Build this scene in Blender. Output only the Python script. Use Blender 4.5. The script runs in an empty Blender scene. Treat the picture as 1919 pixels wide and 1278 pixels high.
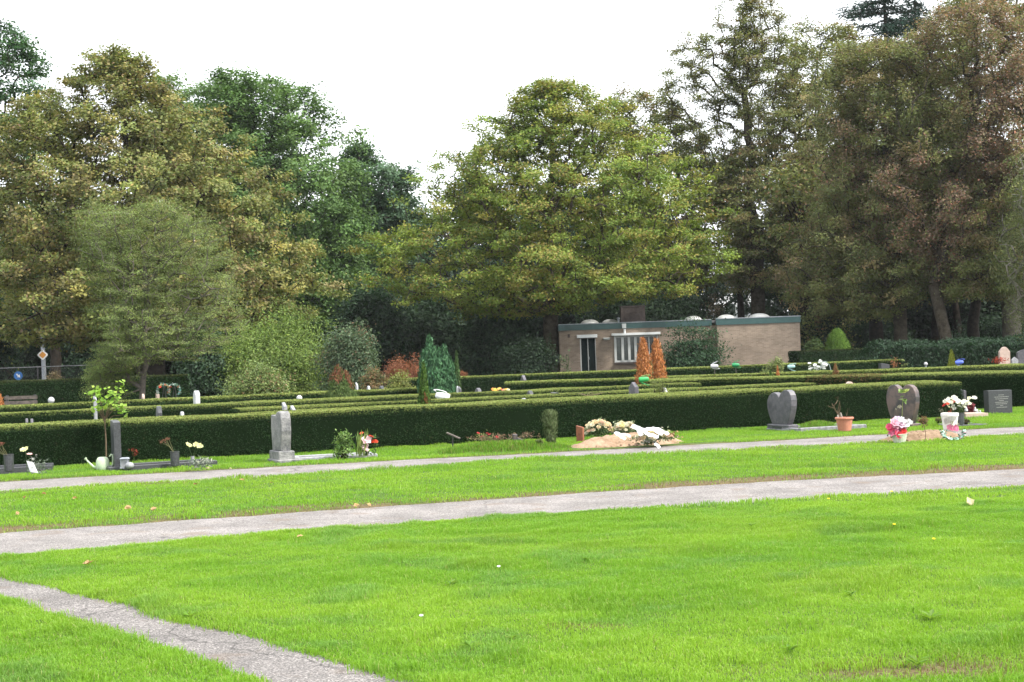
import bpy, math, random
import numpy as np
from mathutils import Vector, Matrix

R = math.radians
SC = bpy.context.scene
COL = SC.collection
random.seed(7)
RNG = np.random.RandomState(11)

# ------------------------------------------------------------------ camera
CAM_H = 1.75
FPX = 3000.0                      # focal length in photo pixels (1919 wide)
PITCH, ROLL = 0.21, -2.0
cam_d = bpy.data.cameras.new('camera')
cam = bpy.data.objects.new('camera', cam_d)
COL.objects.link(cam)
cam_d.sensor_width = 36.0
cam_d.lens = FPX / 1919.0 * 36.0
cam_d.clip_start = 0.1
cam_d.clip_end = 3000.0
CAM_M = Matrix.Translation((0, 0, CAM_H)) @ Matrix.Rotation(R(90 + PITCH), 4, 'X') @ Matrix.Rotation(R(ROLL), 4, 'Z')
cam.matrix_world = CAM_M
SC.camera = cam

# ------------------------------------------------------------------ sky + sun
SUN_EL = 50.0
SUN_DIR = Vector((0.893 * math.cos(R(SUN_EL)), -0.45 * math.cos(R(SUN_EL)), math.sin(R(SUN_EL)))).normalized()
w = bpy.data.worlds.new('World')
SC.world = w
w.use_nodes = True
nt = w.node_tree
nt.nodes.clear()
n_out = nt.nodes.new('ShaderNodeOutputWorld')
n_bg = nt.nodes.new('ShaderNodeBackground')
n_sky = nt.nodes.new('ShaderNodeTexSky')
n_sky.sky_type = 'NISHITA'
n_sky.sun_disc = False
n_sky.sun_elevation = R(SUN_EL)
n_sky.sun_rotation = math.atan2(SUN_DIR.x, SUN_DIR.y)
n_sky.air_density = 1.0
n_sky.dust_density = 4.0
n_bg.inputs['Strength'].default_value = 0.112
n_mix = nt.nodes.new('ShaderNodeMix')
n_mix.data_type = 'RGBA'
n_mix.inputs['Factor'].default_value = 0.86     # a bright white cloud layer over the blue
n_mix.inputs['B'].default_value = (7.6, 7.8, 8.0, 1)
nt.links.new(n_sky.outputs['Color'], n_mix.inputs['A'])
nt.links.new(n_mix.outputs['Result'], n_bg.inputs['Color'])
nt.links.new(n_bg.outputs['Background'], n_out.inputs['Surface'])

sun_d = bpy.data.lights.new('sun', 'SUN')
sun_d.energy = 2.6
sun_d.angle = R(6.0)
sun_d.color = (1.0, 0.96, 0.88)
sun = bpy.data.objects.new('sun', sun_d)
COL.objects.link(sun)
sun.rotation_euler = SUN_DIR.to_track_quat('Z', 'Y').to_euler()

SC.view_settings.view_transform = 'Standard'
SC.view_settings.look = 'None'
SC.view_settings.gamma = 1.0
SC.view_settings.exposure = 1.45
SC.render.engine = 'CYCLES'
SC.cycles.max_bounces = 6
SC.cycles.diffuse_bounces = 3
SC.cycles.glossy_bounces = 2
SC.cycles.transmission_bounces = 4
SC.cycles.transparent_max_bounces = 4
SC.cycles.caustics_reflective = False
SC.cycles.caustics_refractive = False
SC.cycles.use_denoising = True
SC.render.film_transparent = False

# ------------------------------------------------------------------ photo pixel -> world point
def ray(px, py):
    d = Vector(((px - 959.5) / FPX, -(py - 639.0) / FPX, -1.0))
    return (CAM_M.to_3x3() @ d).normalized()

def at(px, py, z=0.0):
    "the point of height z seen at a photo pixel"
    d = ray(px, py)
    t = (z - CAM_H) / d.z
    return Vector((d.x * t, d.y * t, z))

def atY(px, py, Y):
    "the point at distance Y seen at a photo pixel"
    d = ray(px, py)
    t = Y / d.y
    return Vector((d.x * t, Y, CAM_H + d.z * t))

HROT = R(19.0)                    # direction of the hedge rows and graves
U = Vector((math.cos(HROT), math.sin(HROT), 0))
V = Vector((-math.sin(HROT), math.cos(HROT), 0))

# ------------------------------------------------------------------ materials
def srgb(r, g, b):
    f = lambda c: (c / 255 / 12.92) if c / 255 <= 0.04045 else ((c / 255 + 0.055) / 1.055) ** 2.4
    return (f(r), f(g), f(b))

def new_mat(name):
    m = bpy.data.materials.new(name)
    m.use_nodes = True
    t = m.node_tree
    b = t.nodes['Principled BSDF']
    return m, t, b

def mat_stone(name, c1, c2, scale=8.0, rough=0.6, detail=6.0, bump=0.15, contrast=(0.35, 0.65), spec=0.4):
    m, t, b = new_mat(name)
    tc = t.nodes.new('ShaderNodeTexCoord')
    n = t.nodes.new('ShaderNodeTexNoise')
    n.inputs['Scale'].default_value = scale
    n.inputs['Detail'].default_value = detail
    n.inputs['Roughness'].default_value = 0.7
    cr = t.nodes.new('ShaderNodeValToRGB')
    cr.color_ramp.elements[0].position = contrast[0]
    cr.color_ramp.elements[1].position = contrast[1]
    cr.color_ramp.elements[0].color = (*c1, 1)
    cr.color_ramp.elements[1].color = (*c2, 1)
    t.links.new(tc.outputs['Object'], n.inputs['Vector'])
    t.links.new(n.outputs['Fac'], cr.inputs['Fac'])
    t.links.new(cr.outputs['Color'], b.inputs['Base Color'])
    b.inputs['Roughness'].default_value = rough
    b.inputs['Specular IOR Level'].default_value = spec
    if bump:
        bp = t.nodes.new('ShaderNodeBump')
        bp.inputs['Strength'].default_value = bump
        bp.inputs['Distance'].default_value = 0.02
        n2 = t.nodes.new('ShaderNodeTexNoise')
        n2.inputs['Scale'].default_value = scale * 6
        n2.inputs['Detail'].default_value = 4
        t.links.new(tc.outputs['Object'], n2.inputs['Vector'])
        t.links.new(n2.outputs['Fac'], bp.inputs['Height'])
        t.links.new(bp.outputs['Normal'], b.inputs['Normal'])
    return m

def mat_attr(name, rough=0.6, transl=0.0, spec=0.3, noise=0.0, tint=(1.0, 1.1, 0.6)):
    "colour from the mesh's own per-leaf colour"
    m, t, b = new_mat(name)
    a = t.nodes.new('ShaderNodeAttribute')
    a.attribute_name = 'Col'
    src = a.outputs['Color']
    if noise:
        tc = t.nodes.new('ShaderNodeTexCoord')
        n = t.nodes.new('ShaderNodeTexNoise')
        n.inputs['Scale'].default_value = 40
        n.inputs['Detail'].default_value = 5
        mr = t.nodes.new('ShaderNodeMapRange')
        mr.inputs['From Min'].default_value = 0.3
        mr.inputs['From Max'].default_value = 0.7
        mr.inputs['To Min'].default_value = 1 - noise
        mr.inputs['To Max'].default_value = 1 + noise
        mx = t.nodes.new('ShaderNodeVectorMath')
        mx.operation = 'SCALE'
        t.links.new(tc.outputs['Object'], n.inputs['Vector'])
        t.links.new(n.outputs['Fac'], mr.inputs['Value'])
        t.links.new(src, mx.inputs[0])
        t.links.new(mr.outputs['Result'], mx.inputs['Scale'])
        src = mx.outputs['Vector']
    t.links.new(src, b.inputs['Base Color'])
    b.inputs['Roughness'].default_value = rough
    b.inputs['Specular IOR Level'].default_value = spec
    if transl:
        tr = t.nodes.new('ShaderNodeBsdfTranslucent')
        mul = t.nodes.new('ShaderNodeVectorMath')
        mul.operation = 'MULTIPLY'
        mul.inputs[1].default_value = tint
        t.links.new(src, mul.inputs[0])
        t.links.new(mul.outputs['Vector'], tr.inputs['Color'])
        mx = t.nodes.new('ShaderNodeMixShader')
        mx.inputs['Fac'].default_value = transl
        o = t.nodes['Material Output']
        t.links.new(b.outputs['BSDF'], mx.inputs[1])
        t.links.new(tr.outputs['BSDF'], mx.inputs[2])
        t.links.new(mx.outputs['Shader'], o.inputs['Surface'])
    return m

M = {}
M['leaf'] = mat_attr('leaf', 0.6, 0.34, 0.22, tint=(1.15, 1.2, 0.75))
M['needle'] = mat_attr('needle', 0.7, 0.12, 0.10)
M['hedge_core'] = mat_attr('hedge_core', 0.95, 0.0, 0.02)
M['grass'] = mat_attr('grass_blade', 0.5, 0.45, 0.3, tint=(1.05, 1.1, 0.5))
M['petal'] = mat_attr('petal', 0.6, 0.25, 0.2, tint=(1, 1, 1))
M['paint'] = mat_attr('painted', 0.45, 0.0, 0.4, noise=0.12)
M['lawn'] = mat_attr('lawn_soil', 0.9, 0.0, 0.1, noise=0.45)
M['bark'] = mat_stone('bark', (0.035, 0.028, 0.02), (0.10, 0.085, 0.065), 5, 0.9, 8, 0.8, spec=0.1)
M['bark_dark'] = mat_stone('bark_dark', (0.012, 0.010, 0.008), (0.045, 0.036, 0.028), 5, 0.9, 8, 0.8, spec=0.1)
M['bark_pale'] = mat_stone('bark_pale', (0.09, 0.08, 0.065), (0.22, 0.20, 0.17), 4, 0.9, 8, 0.5, spec=0.1)
M['twig'] = mat_stone('twig', (0.07, 0.05, 0.035), (0.16, 0.12, 0.08), 12, 0.9, 5, 0.2, spec=0.1)
M['granite_dark'] = mat_stone('granite_dark', (0.022, 0.023, 0.026), (0.065, 0.068, 0.075), 40, 0.35, 4, 0.05, spec=0.5)
M['granite_grey'] = mat_stone('granite_grey', (0.045, 0.044, 0.052), (0.135, 0.128, 0.145), 11, 0.4, 10, 0.08, (0.3, 0.68), 0.5)
M['granite_red'] = mat_stone('granite_red', (0.042, 0.040, 0.044), (0.13, 0.092, 0.085), 3.2, 0.35, 8, 0.05, (0.42, 0.56), 0.5)
M['granite_pale'] = mat_stone('granite_pale', (0.20, 0.205, 0.225), (0.33, 0.33, 0.345), 20, 0.5, 6, 0.05, spec=0.4)
M['marble'] = mat_stone('marble', (0.065, 0.068, 0.075), (0.25, 0.245, 0.24), 6, 0.6, 12, 0.6, (0.34, 0.60))
M['kerb'] = mat_stone('kerb_stone', (0.12, 0.12, 0.13), (0.26, 0.26, 0.27), 14, 0.7, 6, 0.2)
M['stone_white'] = mat_stone('stone_white', (0.36, 0.36, 0.38), (0.52, 0.52, 0.54), 8, 0.6, 6, 0.1)
M['stone_pink'] = mat_stone('stone_pink', (0.36, 0.27, 0.23), (0.5, 0.38, 0.32), 10, 0.7, 6, 0.15)
M['terracotta'] = mat_stone('terracotta', (0.40, 0.15, 0.10), (0.50, 0.21, 0.14), 6, 0.7, 6, 0.05)
M['wood_red'] = mat_stone('wood_red', (0.16, 0.055, 0.03), (0.30, 0.11, 0.06), 10, 0.7, 6, 0.15)
M['wood_grey'] = mat_stone('wood_grey', (0.06, 0.05, 0.045), (0.14, 0.115, 0.10), 10, 0.8, 6, 0.2)
M['steel'] = mat_stone('galvanised_steel', (0.20, 0.22, 0.25), (0.32, 0.34, 0.37), 6, 0.5, 4, 0.03)
M['metal_dark'] = mat_stone('dark_metal', (0.03, 0.03, 0.03), (0.07, 0.07, 0.07), 12, 0.5, 4, 0.05)
M['white_paint'] = mat_stone('white_paint', (0.62, 0.63, 0.64), (0.74, 0.75, 0.75), 3, 0.5, 6, 0.03)
M['grey_paint'] = mat_stone('grey_white_paint', (0.40, 0.41, 0.40), (0.50, 0.51, 0.50), 3, 0.5, 6, 0.03)
M['fascia'] = mat_stone('fascia_green', (0.028, 0.068, 0.068), (0.04, 0.088, 0.086), 3, 0.4, 5, 0.03)
M['door_green'] = mat_stone('door_green', (0.004, 0.010, 0.010), (0.007, 0.015, 0.014), 3, 0.7, 5, 0.03, spec=0.1)
M['glass'] = mat_stone('window_glass', (0.05, 0.06, 0.055), (0.10, 0.115, 0.11), 2, 0.08, 3, 0, spec=0.6)
M['glass_dark'] = mat_stone('dark_window_glass', (0.008, 0.010, 0.010), (0.014, 0.016, 0.016), 2, 0.08, 3, 0, spec=0.6)
M['dome'] = mat_stone('skylight_plastic', (0.42, 0.42, 0.42), (0.62, 0.62, 0.60), 3, 0.3, 6, 0.05)
M['roof'] = mat_stone('roof_felt', (0.10, 0.10, 0.10), (0.2, 0.2, 0.2), 3, 0.9, 8, 0.1)
M['chimney'] = mat_stone('chimney_brick', (0.05, 0.038, 0.036), (0.10, 0.08, 0.075), 6, 0.9, 8, 0.3)
M['sand'] = mat_stone('sandy_soil', (0.19, 0.125, 0.08), (0.36, 0.255, 0.175), 6, 0.95, 12, 0.6, spec=0.1)
M['soil'] = mat_stone('soil', (0.15, 0.10, 0.062), (0.30, 0.215, 0.145), 7, 0.95, 12, 0.6, spec=0.1)
M['ribbon'] = mat_stone('ribbon', (0.72, 0.72, 0.74), (0.8, 0.8, 0.82), 5, 0.4, 3, 0.02)

def mat_brick(name, c1, c2, mortar):
    m, t, b = new_mat(name)
    tc = t.nodes.new('ShaderNodeTexCoord')
    mp = t.nodes.new('ShaderNodeMapping')
    mp.inputs['Rotation'].default_value = (R(90), 0, 0)
    br = t.nodes.new('ShaderNodeTexBrick')
    br.inputs['Color1'].default_value = (*c1, 1)
    br.inputs['Color2'].default_value = (*c2, 1)
    br.inputs['Mortar'].default_value = (*mortar, 1)
    br.inputs['Scale'].default_value = 4.6
    br.inputs['Mortar Size'].default_value = 0.018
    br.inputs['Brick Width'].default_value = 1.0
    br.inputs['Row Height'].default_value = 0.3
    n = t.nodes.new('ShaderNodeTexNoise')
    n.inputs['Scale'].default_value = 1.3
    n.inputs['Detail'].default_value = 8
    mr = t.nodes.new('ShaderNodeMapRange')
    mr.inputs['From Min'].default_value = 0.3
    mr.inputs['From Max'].default_value = 0.7
    mr.inputs['To Min'].default_value = 0.78
    mr.inputs['To Max'].default_value = 1.15
    sc = t.nodes.new('ShaderNodeVectorMath')
    sc.operation = 'SCALE'
    t.links.new(tc.outputs['Object'], mp.inputs['Vector'])
    t.links.new(mp.outputs['Vector'], br.inputs['Vector'])
    t.links.new(tc.outputs['Object'], n.inputs['Vector'])
    t.links.new(n.outputs['Fac'], mr.inputs['Value'])
    t.links.new(br.outputs['Color'], sc.inputs[0])
    t.links.new(mr.outputs['Result'], sc.inputs['Scale'])
    t.links.new(sc.outputs['Vector'], b.inputs['Base Color'])
    b.inputs['Roughness'].default_value = 0.9
    b.inputs['Specular IOR Level'].default_value = 0.15
    return m
M['brick'] = mat_brick('brick', (0.262, 0.205, 0.158), (0.195, 0.15, 0.115), (0.29, 0.25, 0.21))

def mat_path(name='path_gravel', k=1.0, sc_=95):
    m, t, b = new_mat(name)
    tc = t.nodes.new('ShaderNodeTexCoord')
    vo = t.nodes.new('ShaderNodeTexVoronoi')
    vo.inputs['Scale'].default_value = sc_
    rmp = t.nodes.new('ShaderNodeValToRGB')
    e = rmp.color_ramp.elements
    e[0].position, e[0].color = 0.0, (0.115 * k, 0.11 * k, 0.107 * k, 1)
    e[1].position, e[1].color = 1.0, (0.34 * k ** .3, 0.315 * k ** .3, 0.305 * k ** .3, 1)
    x = e.new(0.55)
    x.color = (0.205 * k, 0.188 * k, 0.179 * k, 1)
    sep = t.nodes.new('ShaderNodeSeparateColor')
    n = t.nodes.new('ShaderNodeTexNoise')
    n.inputs['Scale'].default_value = 1.4
    n.inputs['Detail'].default_value = 9
    n.inputs['Roughness'].default_value = 0.65
    mr = t.nodes.new('ShaderNodeMapRange')
    mr.inputs['From Min'].default_value = 0.3
    mr.inputs['From Max'].default_value = 0.7
    mr.inputs['To Min'].default_value = 0.66
    mr.inputs['To Max'].default_value = 1.22
    sc = t.nodes.new('ShaderNodeVectorMath')
    sc.operation = 'SCALE'
    # cracks
    v2 = t.nodes.new('ShaderNodeTexVoronoi')
    v2.feature = 'DISTANCE_TO_EDGE'
    v2.inputs['Scale'].default_value = 0.55
    nd = t.nodes.new('ShaderNodeTexNoise')
    nd.inputs['Scale'].default_value = 3
    nd.inputs['Detail'].default_value = 6
    ad = t.nodes.new('ShaderNodeVectorMath')
    ad.operation = 'MULTIPLY_ADD'
    ad.inputs[1].default_value = (0.5, 0.5, 0.0)
    cr = t.nodes.new('ShaderNodeMapRange')
    cr.inputs['From Min'].default_value = 0.0
    cr.inputs['From Max'].default_value = 0.006
    cr.inputs['To Min'].default_value = 0.45
    cr.inputs['To Max'].default_value = 1.0
    # brown dirt where leaves rotted
    n3 = t.nodes.new('ShaderNodeTexNoise')
    n3.inputs['Scale'].default_value = 2.6
    n3.inputs['Detail'].default_value = 10
    r3 = t.nodes.new('ShaderNodeMapRange')
    r3.inputs['From Min'].default_value = 0.56
    r3.inputs['From Max'].default_value = 0.70
    r3.inputs['To Max'].default_value = 0.6
    mx = t.nodes.new('ShaderNodeMix')
    mx.data_type = 'RGBA'
    mx.inputs['B'].default_value = (0.17, 0.13, 0.10, 1)
    L = t.links.new
    L(tc.outputs['Object'], vo.inputs['Vector'])
    L(tc.outputs['Object'], n.inputs['Vector'])
    L(tc.outputs['Object'], n3.inputs['Vector'])
    L(tc.outputs['Object'], nd.inputs['Vector'])
    L(nd.outputs['Color'], ad.inputs[0])
    L(tc.outputs['Object'], ad.inputs[2])
    L(ad.outputs['Vector'], v2.inputs['Vector'])
    L(v2.outputs['Distance'], cr.inputs['Value'])
    L(vo.outputs['Color'], sep.inputs['Color'])
    L(sep.outputs['Red'], rmp.inputs['Fac'])
    L(n.outputs['Fac'], mr.inputs['Value'])
    mu = t.nodes.new('ShaderNodeMath')
    mu.operation = 'MULTIPLY'
    L(mr.outputs['Result'], mu.inputs[0])
    L(cr.outputs['Result'], mu.inputs[1])
    L(rmp.outputs['Color'], sc.inputs[0])
    L(mu.outputs['Value'], sc.inputs['Scale'])
    L(n3.outputs['Fac'], r3.inputs['Value'])
    L(r3.outputs['Result'], mx.inputs['Factor'])
    L(sc.outputs['Vector'], mx.inputs['A'])
    L(mx.outputs['Result'], b.inputs['Base Color'])
    b.inputs['Roughness'].default_value = 0.9
    b.inputs['Specular IOR Level'].default_value = 0.2
    bp = t.nodes.new('ShaderNodeBump')
    bp.inputs['Strength'].default_value = 0.5
    bp.inputs['Distance'].default_value = 0.01
    L(vo.outputs['Distance'], bp.inputs['Height'])
    L(bp.outputs['Normal'], b.inputs['Normal'])
    return m
M['path'] = mat_path()
M['path_old'] = mat_path('path_old_gravel', .80, 105)

# ------------------------------------------------------------------ mesh builder
class MB:
    def __init__(s):
        s.v, s.f, s.c, s.n = [], [], [], 0

    def add(s, v, f, c=(1, 1, 1), mi=0):
        v = np.asarray(v, dtype=np.float32).reshape(-1, 3)
        c = np.asarray(c, dtype=np.float32)
        if c.ndim == 1:
            c = np.tile(c, (len(v), 1))
        if isinstance(f, np.ndarray):
            s.f.append((f + s.n, mi))
        else:
            for q in f:
                s.f.append((np.array([q]) + s.n, mi))
        s.v.append(v)
        s.c.append(c)
        s.n += len(v)

    def build(s, name, mats, parent=None, loc=(0, 0, 0), rz=0.0, smooth=False):
        if not isinstance(mats, (list, tuple)):
            mats = [mats]
        me = bpy.data.meshes.new(name)
        v = np.concatenate(s.v)
        c = np.concatenate(s.c)
        loops = np.concatenate([a.ravel() for a, _ in s.f]).astype(np.int32)
        tot = np.concatenate([np.full(len(a), a.shape[1], np.int32) for a, _ in s.f])
        mi = np.concatenate([np.full(len(a), m, np.int32) for a, m in s.f])
        start = np.concatenate([[0], np.cumsum(tot)[:-1]]).astype(np.int32)
        me.vertices.add(len(v))
        me.vertices.foreach_set('co', v.ravel())
        me.loops.add(len(loops))
        me.loops.foreach_set('vertex_index', loops)
        me.polygons.add(len(tot))
        me.polygons.foreach_set('loop_start', start)
        me.polygons.foreach_set('loop_total', tot)
        me.polygons.foreach_set('material_index', mi)
        me.polygons.foreach_set('use_smooth', np.full(len(tot), bool(smooth)))
        at_ = me.attributes.new('Col', 'FLOAT_COLOR', 'POINT')
        at_.data.foreach_set('color', np.concatenate([c, np.ones((len(c), 1), np.float32)], 1).astype(np.float32).ravel())
        for m in mats:
            me.materials.append(m)
        me.update(calc_edges=True)
        me.validate()
        o = bpy.data.objects.new(name, me)
        COL.objects.link(o)
        if parent is not None:
            o.parent = parent
        o.location = loc
        o.rotation_euler = (0, 0, rz)
        return o

def rotz(v, a):
    v = np.asarray(v, float)
    c, s = math.cos(a), math.sin(a)
    return np.stack([v[..., 0] * c - v[..., 1] * s, v[..., 0] * s + v[..., 1] * c, v[..., 2]], -1)

def box(mb, c, size, rz=0.0, col=(1, 1, 1), mi=0, bev=0.0, taper=1.0):
    x, y, z = [k / 2 for k in size]
    if bev <= 0:
        p = np.array([[-x, -y, -z], [x, -y, -z], [x, y, -z], [-x, y, -z],
                      [-x * taper, -y * taper, z], [x * taper, -y * taper, z], [x * taper, y * taper, z], [-x * taper, y * taper, z]])
        f = [(0, 3, 2, 1), (4, 5, 6, 7), (0, 1, 5, 4), (1, 2, 6, 5), (2, 3, 7, 6), (3, 0, 4, 7)]
    else:
        b = min(bev, x * .45, y * .45, z * .45)
        rings = []
        for zz, ins in ((-z, b), (-z + b, 0), (z - b, 0), (z, b)):
            rings.append([[-x + ins, -y + b if not ins else -y + b + 0, zz]])
        p, f = [], []
        def ring(hx, hy, bb, zz):
            return [[-hx + bb, -hy, zz], [hx - bb, -hy, zz], [hx, -hy + bb, zz], [hx, hy - bb, zz],
                    [hx - bb, hy, zz], [-hx + bb, hy, zz], [-hx, hy - bb, zz], [-hx, -hy + bb, zz]]
        for hx, hy, zz in ((x - b, y - b, -z), (x, y, -z + b), (x * taper, y * taper, z - b), ((x - b) * taper, (y - b) * taper, z)):
            p += ring(hx, hy, b, zz)
        for k in range(3):
            for i in range(8):
                j = (i + 1) % 8
                f.append((k * 8 + i, k * 8 + j, k * 8 + 8 + j, k * 8 + 8 + i))
        f.append(tuple(range(7, -1, -1)))
        f.append(tuple(range(24, 32)))
        p = np.array(p)
    p = rotz(p, rz) + np.array(c)
    mb.add(p, f, col, mi)

def lathe(mb, prof, c=(0, 0, 0), k=16, col=(1, 1, 1), mi=0, cap=True, sx=1.0, sy=1.0):
    "prof: list of (radius, z)"
    a = np.arange(k) * 2 * math.pi / k
    p = []
    for r, z in prof:
        p.append(np.stack([np.cos(a) * r * sx, np.sin(a) * r * sy, np.full(k, z)], -1))
    p = np.concatenate(p) + np.array(c)
    f = []
    for i in range(len(prof) - 1):
        for j in range(k):
            j2 = (j + 1) % k
            f.append((i * k + j, i * k + j2, i * k + k + j2, i * k + k + j))
    if cap:
        f.append(tuple(range(k - 1, -1, -1)))
        n = (len(prof) - 1) * k
        f.append(tuple(range(n, n + k)))
    mb.add(p, f, col, mi)

def seg_tubes(mb, p0, p1, r0, r1, k=5, col=(1, 1, 1), mi=0):
    "many tapered tube segments at once"
    p0, p1 = np.asarray(p0, float), np.asarray(p1, float)
    r0, r1 = np.asarray(r0, float), np.asarray(r1, float)
    n = len(p0)
    d = p1 - p0
    d /= np.linalg.norm(d, axis=1, keepdims=True) + 1e-9
    ref = np.where(np.abs(d[:, 2:3]) > 0.9, np.array([[1., 0, 0]]), np.array([[0, 0, 1.]]))
    a = np.cross(d, ref)
    a /= np.linalg.norm(a, axis=1, keepdims=True) + 1e-9
    b = np.cross(d, a)
    ang = np.arange(k) * 2 * math.pi / k
    ca, sa = np.cos(ang)[None, :, None], np.sin(ang)[None, :, None]
    o = a[:, None, :] * ca + b[:, None, :] * sa
    v0 = p0[:, None, :] + o * r0[:, None, None]
    v1 = p1[:, None, :] + o * r1[:, None, None]
    v = np.concatenate([v0, v1], 1).reshape(-1, 3)
    j = np.arange(k)
    q = np.stack([j, j + k, (j + 1) % k + k, (j + 1) % k], -1)
    f = (np.arange(n)[:, None, None] * (2 * k) + q[None]).reshape(-1, 4)
    if np.asarray(col).ndim == 2:
        col = np.repeat(np.asarray(col), 2 * k, axis=0)
    mb.add(v, f, col, mi)

def tube(mb, pts, rad, k=8, col=(1, 1, 1), mi=0):
    pts = np.asarray(pts, float)
    if np.isscalar(rad):
        rad = np.full(len(pts), rad)
    rad = np.asarray(rad, float)
    n = len(pts)
    ang = np.arange(k) * 2 * math.pi / k
    tg = np.gradient(pts, axis=0)
    tg /= np.linalg.norm(tg, axis=1, keepdims=True) + 1e-9
    a0 = np.cross(tg[0], (0, 0, 1) if abs(tg[0][2]) < .9 else (1, 0, 0))
    v = []
    for i in range(n):
        a = a0 - tg[i] * np.dot(a0, tg[i])
        a /= np.linalg.norm(a) + 1e-9
        b = np.cross(tg[i], a)
        a0 = a
        v.append(pts[i] + (a[None] * np.cos(ang)[:, None] + b[None] * np.sin(ang)[:, None]) * rad[i])
    f = []
    for i in range(n - 1):
        for j in range(k):
            j2 = (j + 1) % k
            f.append((i * k + j, i * k + j2, i * k + k + j2, i * k + k + j))
    f.append(tuple(range(k - 1, -1, -1)))
    f.append(tuple(range((n - 1) * k, n * k)))
    mb.add(np.concatenate(v), f, col, mi)

def prism(mb, outline, th, bev=0.01, col=(1, 1, 1), mi=0, c=(0, 0, 0), rz=0.0, wav=0.0):
    "outline in local x,z; thickness along y"
    o = np.array(outline, float)
    n = len(o)
    ctr = o.mean(0)
    dn = ctr - o
    dn /= np.linalg.norm(dn, axis=1, keepdims=True) + 1e-9
    ins = o + dn * bev
    ys = [(-th / 2, ins), (-th / 2 + bev, o), (th / 2 - bev, o), (th / 2, ins)]
    v = np.concatenate([np.stack([q[:, 0], np.full(n, y), q[:, 1]], -1) for y, q in ys])
    f = []
    for k in range(3):
        for i in range(n):
            j = (i + 1) % n
            f.append((k * n + i, k * n + j, k * n + n + j, k * n + n + i))
    f.append(tuple(range(n - 1, -1, -1)))
    f.append(tuple(range(3 * n, 4 * n)))
    mb.add(rotz(v, rz) + np.array(c), f, col, mi)

def ellipsoid(mb, c, r, ku=14, kv=9, col=(1, 1, 1), mi=0, jit=0.0, half=False):
    v, f = [], []
    lo = 0.0 if half else -math.pi / 2
    for i in range(kv + 1):
        th = lo + (math.pi / 2 - lo) * i / kv
        for j in range(ku):
            ph = 2 * math.pi * j / ku
            k = 1 + (random.random() - .5) * jit
            v.append((c[0] + r[0] * math.cos(th) * math.cos(ph) * k, c[1] + r[1] * math.cos(th) * math.sin(ph) * k, c[2] + r[2] * math.sin(th) * k))
    for i in range(kv):
        for j in range(ku):
            j2 = (j + 1) % ku
            f.append((i * ku + j, i * ku + j2, i * ku + ku + j2, i * ku + ku + j))
    mb.add(v, f, col, mi)

def unit(a):
    return a / (np.linalg.norm(a, axis=-1, keepdims=True) + 1e-9)

def leaves(mb, pos, nrm, size, col, aspect=0.6, t=None, fold=0.12, mi=0):
    "one folded four-cornered leaf per point"
    pos, nrm = np.asarray(pos, float), unit(np.asarray(nrm, float))
    n = len(pos)
    if t is None:
        t = RNG.normal(size=(n, 3))
    t = unit(t - nrm * np.sum(t * nrm, 1, keepdims=True))
    b = np.cross(nrm, t)
    L = np.asarray(size, float).reshape(-1, 1) * 0.5
    W = L * aspect
    v = np.stack([pos - t * L, pos + b * W + nrm * L * fold + t * L * .1, pos + t * L, pos - b * W + nrm * L * fold + t * L * .1], 1).reshape(-1, 3)
    f = np.arange(n * 4).reshape(-1, 4)
    mb.add(v, f, np.repeat(np.asarray(col, float), 4, 0), mi)

def pal(n, palette, jit=0.18, fac=None):
    "n leaf colours from [(colour, weight), ...] with some scatter"
    cs = np.array([p[0] for p in palette])
    ws = np.array([p[1] for p in palette], float)
    idx = RNG.choice(len(cs), n, p=ws / ws.sum())
    c = cs[idx] * (1 + RNG.uniform(-jit, jit, (n, 1))) * (1 + RNG.uniform(-.06, .06, (n, 3)))
    return np.clip(c, 0, 1)

# smooth value noise for bumps and patches
_T = np.random.RandomState(3).rand(256, 256)
def noise2(x, y):
    x, y = np.asarray(x, float), np.asarray(y, float)
    xi, yi = np.floor(x).astype(int), np.floor(y).astype(int)
    fx, fy = x - xi, y - yi
    fx, fy = fx * fx * (3 - 2 * fx), fy * fy * (3 - 2 * fy)
    g = lambda a, b: _T[a % 256, b % 256]
    return (g(xi, yi) * (1 - fx) + g(xi + 1, yi) * fx) * (1 - fy) + (g(xi, yi + 1) * (1 - fx) + g(xi + 1, yi + 1) * fx) * fy
def fbm(x, y, o=3):
    r, a, s = 0, 0.5, 1.0
    for _ in range(o):
        r = r + a * noise2(np.asarray(x) * s + 17.3 * s, np.asarray(y) * s + 5.1)
        a, s = a / 2, s * 2
    return r / (1 - 0.5 ** o)

# ------------------------------------------------------------------ things
def tag(o, label, cat, group=None):
    o['label'] = label
    o['category'] = cat
    if group:
        o['group'] = group
    return o

def thing(name, label, cat, loc=(0, 0, 0), rz=0.0, group=None):
    o = bpy.data.objects.new(name, None)
    o.empty_display_size = 0.2
    COL.objects.link(o)
    o.location = loc
    o.rotation_euler = (0, 0, rz)
    return tag(o, label, cat, group)

def struct(o, kind='structure'):
    o['kind'] = kind
    return o

# ================================================================== GROUND
def ext_line(pts, e0, e1):
    "unproject an edge given in photo pixels and lengthen it at both ends"
    p = [np.array(at(*q)[:2]) for q in pts]
    a = p[0] + unit(p[0] - p[1]) * e0
    b = p[-1] + unit(p[-1] - p[-2]) * e1
    return [a] + p + [b]

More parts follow.
